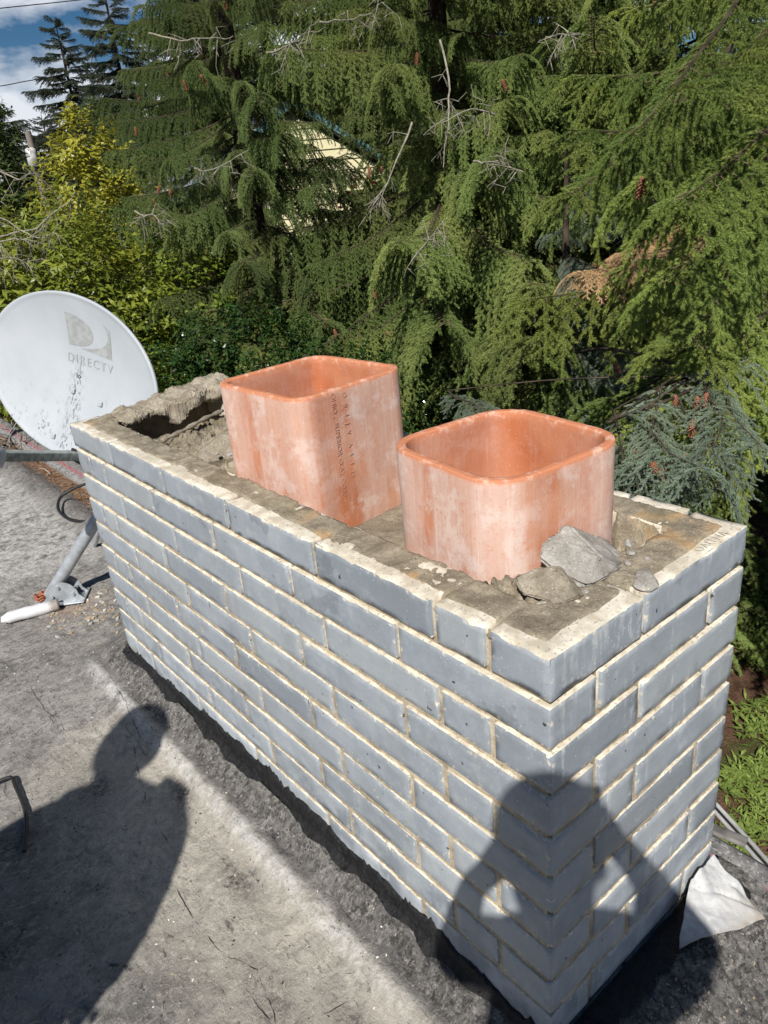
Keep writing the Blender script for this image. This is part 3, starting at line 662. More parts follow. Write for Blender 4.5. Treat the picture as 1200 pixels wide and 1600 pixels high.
P = (c0[0].x * (1 - U) * (1 - T) + c0[1].x * U * (1 - T) + c0[2].x * U * T + c0[3].x * (1 - U) * T); Q = (c0[0].y * (1 - U) * (1 - T) + c0[1].y * U * (1 - T) + c0[2].y * U * T + c0[3].y * (1 - U) * T)
P = P + .006 * fbm(U, T, 3, 3, 4.); Q = Q + .006 * fbm(U, T, 5, 3, 4.)
H = roof_h(P, Q) + .006 + .035 * (1 - T) ** 2 + .010 * np.exp(-((U - .45 - .1 * T) / .12) ** 2) * (1 - T) + .012 * fbm(P, Q, 6, 4, 11.) - .020 * np.abs(fbm(P, Q, 7, 3, 9.)) + .014
idx = np.arange(P.size).reshape(P.shape)
o = mk('flashing_sheet', np.stack([P - P.mean(), Q - Q.mean(), H - H.mean()], -1).reshape(-1, 3), np.stack([idx[:-1, :-1], idx[1:, :-1], idx[1:, 1:], idx[:-1, 1:]], -1).reshape(-1, 4), [mat_sheet()])
attr(o.data, 'dirt', (sstep(.45, 1.0, U) * sstep(.45, 1., T) + .5 * sstep(.9, 1, T)).reshape(-1))
o.location = (float(P.mean()), float(Q.mean()), float(H.mean())); tag(o, 'bent white metal flashing sheet lying at the foot of the chimney end', 'flashing')
sm = o.modifiers.new('thick', 'SOLIDIFY'); sm.thickness = .0012
M['oldboard'] = simple('old_grey_board', (.20, .19, .175), .9, .2, .35, 18, .004)
# white gutter / rail running off past the eave and a grey board beside it
ra, rb_ = at_z(1112, 1256, ZR - .02), at_z(1235, 1394, ZR + .02); gt = empty('metal_rail', ra, 'thin white metal rail past the eave, right of the chimney', 'rail')
dv = (rb_ - ra); acc = Acc(); sd3 = Vector((-dv.y, dv.x, 0)).normalized()
for off in (-.009, .009): tubeacc(acc, [sd3 * off, dv * .5 + sd3 * off + Vector((0, 0, .002)), dv + sd3 * off], .0052, 6)
acc.build('rail_edge', [M['white']], gt); acc = Acc(); tubeacc(acc, [Vector((0, 0, -.006)), dv + Vector((0, 0, -.006))], .007, 6); acc.build('slot', [M['black']] if 'black' in M else [M['crack']], gt)
M['oldboard'] = simple('old_grey_board', (.20, .19, .175), .9, .2, .35, 18, .004)
bb = boxobj('board', (.035, .10, .012), at_z(1130, 1302, ZR + .01), M['oldboard'], None, (.0, .25, .22), .003, .03, namp=.002); tag(bb, 'short weathered grey board wedged between chimney and eave trim', 'board')

# ------------------------------------------------------------------ things on the roof
# satellite dish
M['dish'] = None
def mat_dish():
    m = Mat('dish_enamel', .55, .4); P = m.obj; n = m.noise(6, 4); col = m.mix(m.ramp(n, .3, .7), (.42, .455, .49), (.475, .505, .535))
    y = m.sep(P)[1]; lo = m.ramp(y, .02, -.27)
    s1 = m.math('MULTIPLY', m.ramp(m.noise(70, 3, .7, sc=(1, .45, 1)), .57, .64), m.ramp(m.noise(9, 4, .6), .42, .62)); s1 = m.math('MULTIPLY', s1, lo)
    s2 = m.math('MULTIPLY', m.ramp(m.noise(30, 5, .7, sc=(1, .12, 1)), .54, .66), m.ramp(y, -.12, -.27)); s2 = m.math('MULTIPLY', s2, m.ramp(m.noise(5, 3), .45, .58))
    x = m.sep(P)[0]; band = m.math('MULTIPLY', m.ramp(x, -.06, -.02), m.ramp(x, .0, .05, 1, 0)); s3 = m.math('MULTIPLY', m.math('MULTIPLY', m.ramp(m.noise(120, 3, .7, sc=(1, .3, 1)), .50, .60), band), m.ramp(y, .11, .0))
    col = m.mix(m.math('MINIMUM', m.math('ADD', m.math('ADD', s1, m.math('MULTIPLY', s2, .7)), m.math('MULTIPLY', s3, .8)), .85), col, (.13, .135, .13))
    m.color(col); m.bump(m.noise(40, 3), .15, .001); return m.m
M['dish'] = mat_dish()
M['steel'] = simple('galvanised_steel', (.42, .45, .48), .45, .5, .12, 30, .001, .35)
M['logo'] = simple('faded_grey_decal', (.35, .365, .365), .7, .2, .12, 40)
Cd = Vector((.216, 2.363, .003)); az, ti, rl = rad(-156.1), rad(11.5), rad(-12.3)
nd = Vector((math.cos(ti) * math.cos(az), math.cos(ti) * math.sin(az), math.sin(ti)))
r0 = Vector((0, 0, 1)).cross(nd).normalized(); u0 = nd.cross(r0); rd_ = math.cos(rl) * r0 + math.sin(rl) * u0; ud = -math.sin(rl) * r0 + math.cos(rl) * u0
DM = Matrix.Translation(Cd) @ Matrix((rd_, ud, nd)).transposed().to_4x4()
dish = empty('satellite_dish', Cd, 'white oval satellite dish with faded logo, mildewed at the bottom, behind the chimney', 'satellite dish')
dish.rotation_euler = DM.to_euler()
def dz(x, y): return .055 * ((x / .425) ** 2 + (y / .30) ** 2 - 1)
V = []; F = []; na, nr = 96, 22
rings = [(r, 0) for r in np.linspace(.02, .965, nr)] + [(.985, .003), (1.0, -.001), (1.003, -.008), (.992, -.012), (.97, -.008)] + [(r, -.0065) for r in np.linspace(.93, .02, nr)]
for r, off in rings:
    for k in range(na):
        q = 2 * math.pi * k / na; x, y = .425 * r * math.cos(q), .30 * r * math.sin(q); V.append((x, y, dz(x, y) + off))
m_ = len(rings)
for i in range(m_ - 1):
    for k in range(na): F.append((i * na + k, i * na + (k + 1) % na, (i + 1) * na + (k + 1) % na, (i + 1) * na + k))
F.append(None); F.pop(); cc = len(V); V.append((0, 0, dz(0, 0))); F3 = [(cc, (k + 1) % na, k) for k in range(na)]
refl = mk('reflector', V, [np.array(F3)[:, ::-1], np.array(F)], [M['dish']], dish)
def on_dish(poly, name, mat, n=14):
    """thin decal following the bowl: polygon points in dish coordinates, triangulated as a fan of strips"""
    bm = bmesh.new(); vs = [bm.verts.new((x, y, 0)) for x, y in poly]; f = bm.faces.new(vs)
    bmesh.ops.triangulate(bm, faces=[f]); 
    for _ in range(3): bmesh.ops.subdivide_edges(bm, edges=[e for e in bm.edges if e.calc_length() > .012], cuts=1, use_grid_fill=False); bmesh.ops.triangulate(bm, faces=bm.faces)
    for v in bm.verts: v.co.z = dz(v.co.x, v.co.y) + .0012
    me = bpy.data.meshes.new(name); bm.to_mesh(me); bm.free(); me.materials.append(mat); return link(bpy.data.objects.new(name, me), dish)
def dish_xy(u, v):
    d = pixdir(u, v); t = (Cd - CAM).dot(nd) / d.dot(nd); p = CAM + d * t - Cd; return p.dot(rd_), p.dot(ud)
zz = lambda L_: [dish_xy(a / 4.8, 450 + b / 4.8) for a, b in L_]
on_dish(zz([(443, 175), (500, 195), (560, 230), (610, 280), (634, 330), (638, 375), (622, 415), (590, 434), (540, 440), (490, 432), (443, 420)]), 'logo', M['logo'])
on_dish(zz([(735, 270), (760, 300), (785, 322), (782, 430), (775, 548), (700, 520), (610, 486), (530, 455), (620, 460), (690, 455), (735, 435), (760, 395), (764, 350), (755, 310)]), 'logo', M['logo'])
a = Vector(dish_xy(88, 563.5)); b = Vector(dish_xy(162, 586)); dirv = b - a; ang = math.atan2(dirv.y, dirv.x)
c_ = bpy.data.curves.new('t', 'FONT'); c_.body = 'DIRECTV'; c_.size = .040; c_.space_character = 1.35; c_.extrude = .0004
t_ = bpy.data.objects.new('t', c_); COL.objects.link(t_); dg = bpy.context.evaluated_depsgraph_get(); me = bpy.data.meshes.new_from_object(t_.evaluated_get(dg)); bpy.data.objects.remove(t_)
xs_ = [v.co.x for v in me.vertices]; sc_ = dirv.length / max(xs_)
for v in me.vertices:
    x = a.x + math.cos(ang) * v.co.x * sc_ - math.sin(ang) * v.co.y * sc_; y = a.y + math.sin(ang) * v.co.x * sc_ + math.cos(ang) * v.co.y * sc_
    v.co = (x, y, dz(x, y) + .0012 + v.co.z)
me.name = 'lettering'; me.materials.clear(); me.materials.append(M['logo']); link(bpy.data.objects.new('lettering', me), dish)
for (u, v) in ((97, 612), (142, 633), (78, 682), (118, 690)):
    x, y = dish_xy(u, v); V, F = rbox(.022, .022, .008, .0039, .004); V[:, :2] *= 1; o = mk('bolt', V, F, [M['dish']], dish); o.location = (x, y, dz(x, y) + .003)
# feed arm
dinv = DM.inverted()
ab = dish_xy(118, 716); A0 = Vector((ab[0] - .01, ab[1] + .005, -.015)); A1 = dinv @ at_d(-30, 712, 2.62)
acc = Acc(); dv = (A1 - A0).normalized(); sx = dv.cross(Vector((0, 1, 0))).normalized(); sy = sx.cross(dv)
V, F = rbox(.052, .030, (A1 - A0).length, .003, .05); R = np.array([tuple(sx), tuple(sy), tuple(dv)])
M['arm'] = simple('arm_grey', (.27, .29, .27), .6, .4, .3, 40, .001)
acc.add(V @ R + np.array((A0 + A1) / 2), F); acc.build('feed_arm', [M['arm']], dish)
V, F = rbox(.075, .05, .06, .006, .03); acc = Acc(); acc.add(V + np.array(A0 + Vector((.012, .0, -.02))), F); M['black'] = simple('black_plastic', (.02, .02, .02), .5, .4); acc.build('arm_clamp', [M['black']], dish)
V, F = rbox(.09, .07, .14, .02, .02); acc = Acc(); acc.add(V @ R + np.array(A1), F); acc.build('feed_horn', [M['dish']], dish)
# mast
F0 = at_z(78, 930, ZR + .03); B1 = at_z(158, 800, -.50); T1 = dinv.inverted() @ Vector((0.04, -.02, -.14))
T0 = Vector((T1.x, T1.y, -.36)); 
acc = Acc(); path = smooth_path([F0, F0.lerp(B1, .5), B1, B1.lerp(T0, .55) + Vector((.01, 0, -.01)), T0 + Vector((0, 0, .02)), T1], 8)
tubeacc(acc, [dinv @ p for p in path], .0235, 16); acc.build('mast', [M['steel']], dish)
V, F = rbox(.16, .16, .05, .01, .04); acc = Acc(); acc.add(V + np.array((0.02, -.03, -.115)), F); acc.build('back_bracket', [M['steel']], dish)
acc = Acc(); S1 = at_z(148, 852, ZR + .01); tubeacc(acc, [dinv @ p for p in smooth_path([path[20], path[20].lerp(S1, .5), S1])], .010, 8); acc.build('strut', [M['steel']], dish)
# foot: two half-round plates with a slot and bolts, on a base plate
pd = (B1 - F0); pd.z = 0; pd.normalize(); sd_ = Vector((-pd.y, pd.x, 0))
acc = Acc()
for s in (-1, 1):
    bm = bmesh.new(); n = 20; pts = []
    for i in range(n + 1):
        q = math.pi * i / n; pts.append((.062 * math.cos(q) + .012, .060 * math.sin(q) + .006))
    prof = [(-.075, -.018)] + [( .095, -.018)] + pts
    vs = [bm.verts.new(F0 + pd * (a + .045) + sd_ * s * .030 + Vector((0, 0, b - .002))) for a, b in prof]; f = bm.faces.new(vs)
    ex = bmesh.ops.extrude_face_region(bm, geom=[f]); bmesh.ops.translate(bm, verts=[v for v in ex['geom'] if isinstance(v, bmesh.types.BMVert)], vec=sd_ * s * .003)
    bm.transform(dinv); bmesh.ops.triangulate(bm, faces=bm.faces); bm.verts.ensure_lookup_table()
    acc.add([tuple(v.co) for v in bm.verts], [[v.index for v in f.verts] for f in bm.faces]); bm.free()
acc.build('foot_plate', [M['steel']], dish, False)
acc = Acc(); V, F = rbox(.20, .12, .006, .002, .03); Rz = Matrix.Rotation(math.atan2(pd.y, pd.x), 3, 'Z'); V = V @ np.array(Rz).T
V = V + np.array(F0 + pd * .04 + Vector((0, 0, -.021))); V = np.array([tuple(dinv @ Vector(v)) for v in V]); acc.add(V, F); acc.build('base_plate', [M['steel']], dish)
for a_, b_ in ((.05, .045), (.02, .008), (.10, .01)):
    acc = Acc(); p = F0 + pd * a_ + Vector((0, 0, b_)); tubeacc(acc, [dinv @ (p - sd_ * .042), dinv @ (p + sd_ * .042)], .007, 6); acc.build('bolt', [M['steel']], dish, False)
acc = Acc()
for q in range(7):
    p = F0 + Vector((math.cos(q * 2.1) * .016, math.sin(q * 2.1) * .016, -.012 + .004 * q)) - pd * .03
    tubeacc(acc, [dinv @ (p + Vector((.016 * math.cos(t), .016 * math.sin(t), .004 * math.sin(3 * t)))) for t in np.linspace(0, 6.28, 12)], .0035, 5)
M['copper'] = simple('rusty_wire', (.36, .12, .06), .6, .4); acc.build('wire_coil', [M['copper']], dish)
# black cable loop
acc = Acc(); tubeacc(acc, smooth_path([at_z(160, 748, ZR + .14), at_z(131, 757, ZR + .12), at_z(110, 766, ZR + .10), at_z(94, 778, ZR + .075), at_z(91, 795, ZR + .05), at_z(104, 809, ZR + .035), at_z(130, 815, ZR + .03), at_z(160, 812, ZR + .03)], 8), .0075, 8)
o = acc.build('cable', [M['black']]); tag(o, 'black cable looped on the roof below the satellite dish', 'cable')
acc = Acc(); tubeacc(acc, smooth_path([at_z(-30, 1232, ZR + .010), at_z(2, 1219, ZR + .012), at_z(18, 1215, ZR + .012), at_z(24, 1228, ZR + .010), at_z(38, 1262, ZR + .008), at_z(41, 1292, ZR + .008), at_z(38, 1330, ZR + .008)], 8), .0052, 6)  # dark hooked line on the felt, built as a thin black tube
o = acc.build('cable', [M['black']]); tag(o, 'thin dark line bent into a hook on the roof at the left edge', 'cable')
# squashed white tube
acc = Acc(); a = at_z(2, 968, ZR + .022); b = at_z(92, 944, ZR + .020); P = [a.lerp(b, t) for t in np.linspace(0, 1, 26)]
V, F = tube(P, [.026 if i > 3 else .026 - .002 * (3 - i) for i in range(26)], 20, True)
ax = (b - a).normalized(); 
for i in range(len(V)):
    k = min(i // 20, 25); c = np.array(P[k]) if i < 26 * 20 else V[i]; f = [.35, .45, .62, .8][k] if k < 4 else .85
    V[i, 2] = c[2] + (V[i, 2] - c[2]) * f
V[:, 2] += fbm(V[:, 0], V[:, 1], V[:, 2], 3, 40.) * .004; V[:, 1] += fbm(V[:, 0], V[:, 1], V[:, 2], 3, 30.) * .004
mid = np.array((a + b) / 2); V -= mid
def mat_tube():
    m = Mat('crumpled_white_plastic', .55, .4); x = m.sep(m.obj)[0]; n = m.noise(40, 5, .7)
    d = m.math('MULTIPLY', m.ramp(m.math('ADD', x, m.math('MULTIPLY', n, .05)), .07, .11), .85); m.color(m.mix(d, (.68, .68, .69), (.25, .21, .17))); m.bump(n, .4, .003); return m.m
o = mk('plastic_tube', V, F, [mat_tube()]); o.location = mid; tag(o, 'flattened white plastic tube lying beside the dish foot', 'tube')
# flakes and grit
def flakes(name, n, cfun, size, mats, label, cat, flat=.25, kind='stuff', seed=3):
    rs = np.random.default_rng(seed); acc = Acc()
    for i in range(n):
        x, y = cfun(rs); s = size * rs.uniform(.35, 1.3); k = 6; a0 = rs.uniform(0, 6.28)
        pts = [(s * rs.uniform(.5, 1) * math.cos(a0 + q * 6.283 / k), s * .6 * rs.uniform(.5, 1) * math.sin(a0 + q * 6.283 / k)) for q in range(k)]
        c, s_ = math.cos(a0 * 3), math.sin(a0 * 3); z = rz(x, y); h = s * flat; tl = rs.uniform(-.3, .3, 2)
        V = [(x + c * p - s_ * q, y + s_ * p + c * q, z + h * 1.2 + tl[0] * p + tl[1] * q) for p, q in pts]; V += [(v[0], v[1], v[2] - h - .002) for v in V]
        mi = int(rs.integers(len(mats)))
        acc.add(V, [(0, 1, 2), (0, 2, 3), (0, 3, 4), (0, 4, 5)], mi); acc.F.setdefault(4, []).append(np.array([(q, q + k, (q + 1) % k + k, (q + 1) % k) for q in range(k)])[:, ::-1] + acc.n - 2 * k); acc.M.setdefault(4, []).append(np.full(k, mi))
    o = acc.build(name, mats, None, False); tag(o, label, cat, kind=kind); return o
M['fl1'] = simple('dry_flake', (.42, .33, .22), .95); M['fl2'] = simple('grey_grit', (.33, .31, .28), .95); M['fl3'] = simple('white_grit', (.62, .60, .55), .95); M['fl4'] = simple('dark_grit', (.06, .055, .05), .95)
def near_foot(rs):
    t = rs.uniform(0, 1); p = Vector((-.02, 2.30, 0)).lerp(Vector((.12, 2.12, 0)), t); return p.x + rs.normal() * .07, p.y + rs.normal() * .07
flakes('dry_flakes', 130, near_foot, .012, [M['fl1'], M['fl2'], M['fl1'], M['fl3']], 'dry tan flakes and grit around the dish foot', 'debris', seed=4)
def anywhere(rs):
    while True:
        x, y = rs.uniform(-1.0, -.03), rs.uniform(-.2, 2.3)
        if rs.uniform() < .35 + .65 * (fbm(x, y, 3, 3, 3.) > 0): return x, y
flakes('roof_grit', 1300, anywhere, .0036, [M['fl1'], M['fl2'], M['fl3'], M['fl4'], M['fl4']], 'fine grit scattered over the roof felt', 'debris', seed=5)
flakes('roof_grit', 300, lambda rs: (rs.uniform(.2, .52), -abs(rs.normal()) * .12 - .01), .0035, [M['fl4'], M['fl4'], M['fl2'], M['fl1']], 'grit and bits at the foot of the chimney end', 'debris', seed=6)
# dead conifer needles on the roof edge
def sticks(n, cfun, ln, w, mats, name, label, zf=rz, seed=8, lift=.4, parent=None):
    rs = np.random.default_rng(seed); V = []; F = []; mi = []
    for i in range(n):
        x, y = cfun(rs); a = rs.uniform(0, 6.28); l = ln * rs.uniform(.4, 1.2); z = zf(x, y) + .003 + rs.uniform(0, .01) * lift; d = np.array((math.cos(a), math.sin(a), rs.uniform(-.1, .6) * lift)); s = np.array((-d[1], d[0], 0)) * w
        p = np.array((x, y, z)); b = len(V); V += [p - s, p + s, p + d * l]; F.append((b, b + 1, b + 2)); mi.append(int(rs.integers(len(mats))))
    o = mk(name, np.array(V), np.array(F), mats, parent, mi, False); tag(o, label, 'debris', kind='stuff'); return o
M['nd1'] = simple('dead_needle', (.34, .16, .07), .9, .2, .3, 20); M['nd2'] = simple('dark_twig', (.08, .06, .045), .9)
sticks(9000, lambda rs: (float(np.clip(rs.normal(.47, .035), .3, .545)), rs.uniform(2.2, 6.5)), .03, .0016, [M['nd1'], M['nd1'], M['nd2'], M['fl1']], 'dead_needles', 'rust-brown conifer needles drifted along the roof edge')
sticks(1300, anywhere, .016, .0006, [M['nd2'], M['nd2'], M['fl1']], 'twig_bits', 'tiny dark twigs scattered over the roof felt', seed=9, lift=.05)
acc = Acc(); rs = np.random.default_rng(12)
for i in range(46):
    p = Vector((.50 + rs.normal() * .035, 4.75 + rs.normal() * .35, ZR + .02)); d = Vector((rs.normal(), rs.normal(), rs.uniform(.1, .8))).normalized() * rs.uniform(.08, .28)
    tubeacc(acc, smooth_path([p, p + d * .5 + Vector((0, 0, .02)), p + d], 3), [.003] * 7, 4)
o = acc.build('dry_stems', [M['fl2']]); tag(o, 'tangle of dry stems on the roof edge left of the dish', 'debris', kind='stuff')

# ================================================================== GROUND
ZG = -3.5
def mat_ground():
    m = Mat('soil_and_litter', .95, .15); P = m.pos; n = m.noise(.9, 6, .6, vec=P); n2 = m.noise(9, 6, .7, vec=P); n3 = m.noise(60, 4, .7, vec=P)
    c = m.mix(m.ramp(n2, .35, .65), (.085, .045, .028), (.19, .11, .07)); c = m.mix(m.ramp(n3, .58, .68, 0, .7), c, (.30, .20, .14))
    g = m.mix(m.ramp(n3, .4, .6), (.05, .09, .02), (.10, .15, .035)); c = m.mix(m.math('MULTIPLY', m.ramp(n, .46, .6), m.ramp(n2, .35, .55)), c, g); m.color(c)
    m.bump(m.math('ADD', n2, n3), 1.0, .03); return m.m
M['ground'] = mat_ground()
def ground_h(x, y): return ZG + .06 * fbm(x, y, 80, 4, .8) + .02 * fbm(x, y, 81, 3, 5.) + np.maximum(0, np.hypot(x, y) - 9) * .03 * (np.hypot(x, y) < 60) + 1.5 * (np.hypot(x, y) >= 60)
gx = np.concatenate([np.linspace(-250, -20, 20), np.arange(-18, 0, 1.), np.arange(0, 12, .06), np.arange(12, 30, .6), np.linspace(32, 250, 20)]); gy = np.concatenate([np.linspace(-250, -20, 20), np.arange(-18, -4, 1.), np.arange(-4, 9, .06), np.arange(9, 30, .6), np.linspace(32, 250, 20)])
X, Y = np.meshgrid(gx, gy, indexing='ij'); idx = np.arange(X.size).reshape(X.shape)
o = mk('ground', np.stack([X, Y, ground_h(X, Y)], -1).reshape(-1, 3), np.stack([idx[:-1, :-1], idx[1:, :-1], idx[1:, 1:], idx[:-1, 1:]], -1).reshape(-1, 4), [M['ground']]); tag(o, kind='structure')
def gh(x, y): return float(ground_h(np.array([x]), np.array([y]))[0])
# weeds: rosettes of jagged leaves
def mat_leaf(name, a, b, rough=.5, spec=.4, trans=.25, sheen=False):
    m = Mat(name, rough, spec); g = m.attr('lv'); n = m.noise(3, 3, vec=m.pos); c = m.mix(g, a, b)
    c = m.mix(m.ramp(n, .35, .65, 0, .35), c, tuple(x * .55 for x in a)); m.color(c)
    tr = m.t.nodes.new('ShaderNodeBsdfTranslucent'); m.L(m.mix(.5, c, b), tr.inputs[0]); ms = m.t.nodes.new('ShaderNodeMixShader'); ms.inputs[0].default_value = trans
    out = m.t.nodes['Material Output']; m.L(m.b.outputs[0], ms.inputs[1]); m.L(tr.outputs[0], ms.inputs[2]); m.L(ms.outputs[0], out.inputs[0]); return m.m
def leaves(P, N, T, ln, wd, fold=.25, curl=.15):
    """P centres base, N normals, T directions (n,3), ln,wd (n,) -> verts and quads (two quads per leaf, folded along the midrib)"""
    n = len(P); N = N / np.linalg.norm(N, axis=1, keepdims=True); T = T - N * (T * N).sum(1, keepdims=True); T /= np.maximum(np.linalg.norm(T, axis=1, keepdims=True), 1e-6); S = np.cross(N, T)
    ln = ln[:, None]; wd = wd[:, None]
    b = P; mid = P + T * ln * .5 + N * ln * .04; tip = P + T * ln - N * ln * curl
    l = P + T * ln * .45 + S * wd * .5 + N * wd * fold; r = P + T * ln * .45 - S * wd * .5 + N * wd * fold
    V = np.stack([b, r, tip, l, mid], 1).reshape(-1, 3); o = np.arange(n)[:, None] * 5
    F = np.concatenate([np.hstack([o, o + 1, o + 4]), np.hstack([o + 1, o + 2, o + 4]), np.hstack([o + 2, o + 3, o + 4]), np.hstack([o + 3, o, o + 4])])
    return V, F
def leaf_obj(name, P, N, T, ln, wd, mat, parent=None, fold=.25, curl=.15, lv=None):
    V, F = leaves(P, N, T, ln, wd, fold, curl); o = mk(name, V, F, [mat], parent, None, False)
    lv = RNG.random(len(P)) if lv is None else lv; attr(o.data, 'lv', np.repeat(lv, 5)); return o
M['weed'] = mat_leaf('weed_leaf', (.15, .23, .045), (.32, .40, .10))
rs = np.random.default_rng(31); cx = []
while len(cx) < 6500:
    x = rs.uniform(.9, 9.5); y = rs.uniform(-2.5, 5.0)
    if fbm(np.array(x), np.array(y), 82, 3, 1.1) > -.0 + .02 * x * (y > 2) - .09 * (3.2 < x < 8 and y < 3.2): cx.append((x, y))
cx = np.array(cx); k = 15; n = len(cx) * k
C3 = np.repeat(np.column_stack([cx, ground_h(cx[:, 0], cx[:, 1])]), k, 0) + np.column_stack([rs.normal(size=(n, 2)) * .05, rs.uniform(0, .04, n)])
a = rs.uniform(0, 6.283, n); T = np.column_stack([np.cos(a), np.sin(a), rs.uniform(.1, .9, n)]); N = np.column_stack([-np.cos(a) * .5, -np.sin(a) * .5, np.ones(n)])
o = leaf_obj('weeds', C3, N, T, rs.uniform(.05, .13, n), rs.uniform(.010, .028, n), M['weed']); tag(o, kind='stuff', label='patchy bright green weeds on bare reddish soil', cat='weeds')
M['yellow'] = simple('dandelion_yellow', (.75, .62, .03), .7)
acc = Acc()
for i in range(26):
    x, y = cx[rs.integers(len(cx))]; V, F = rbox(.034, .034, .016, .0079, .008); acc.add(V + np.array((x, y, gh(x, y) + .12)), F)
o = acc.build('dandelions', [M['yellow']]); tag(o, kind='stuff', label='small yellow dandelion heads among the weeds', cat='flowers')

# ================================================================== CONIFERS
def mat_needle(name, a, b, tipc):
    m = Mat(name, .55, .25); g = m.attr('lv'); n = m.noise(1.3, 3, vec=m.pos); c = m.mix(g, a, b); c = m.mix(m.math('MULTIPLY', m.ramp(n, .40, .62), .55), c, tipc)
    hs = m.t.nodes.new('ShaderNodeHueSaturation'); m.L(c, hs.inputs['Color']); m.L(m.ramp(m.rand(), 0, 1, .8, 1.25), hs.inputs['Value']); m.color(hs.outputs[0])
    tr = m.t.nodes.new('ShaderNodeBsdfTranslucent'); m.L(hs.outputs[0], tr.inputs[0]); ms = m.t.nodes.new('ShaderNodeMixShader'); ms.inputs[0].default_value = .08
    out = m.t.nodes['Material Output']; m.L(m.b.outputs[0], ms.inputs[1]); m.L(tr.outputs[0], ms.inputs[2]); m.L(ms.outputs[0], out.inputs[0]); return m.m
M['n_green'] = mat_needle('needles_grey_green', (.110, .175, .042), (.235, .310, .088), (.30, .335, .10))
M['n_dark'] = mat_needle('needles_dark', (.080, .135, .038), (.175, .240, .074), (.21, .25, .08))
M['n_bright'] = mat_needle('needles_yellow_green', (.105, .185, .040), (.275, .360, .085), (.38, .42, .09))
M['n_blue'] = mat_needle('needles_blue_green', (.140, .205, .145), (.310, .385, .290), (.26, .31, .21))
M['n_dead'] = mat_needle('needles_dead', (.50, .33, .17), (.72, .52, .30), (.62, .44, .24))
M['n_far'] = mat_needle('needles_far', (.055, .075, .050), (.10, .125, .080), (.10, .115, .07))
M['bark'] = simple('conifer_bark', (.065, .05, .038), .95, .1, .4, 14, .02)
M['twig'] = simple('pale_lichen_twig', (.27, .25, .195), .9, .1, .25, 60); M['twig2'] = simple('brown_twig', (.15, .115, .075), .9, .1, .3, 60)
UP = np.array((0, 0, 1.))
def polyline(rs, p, d, L_, step, grav, wob=.12):
    n = max(2, int(L_ / step)); P = [p]; 
    for i in range(n):
        d = d + np.array((0, 0, -grav * step)) + rs.normal(size=3) * wob * step; d = d / np.linalg.norm(d); p = p + d * step; P.append(p)
    return np.array(P)
def branch_mesh(name, seed, *a_, **k_):
    return branch_mesh_(name, seed, *a_, **k_)
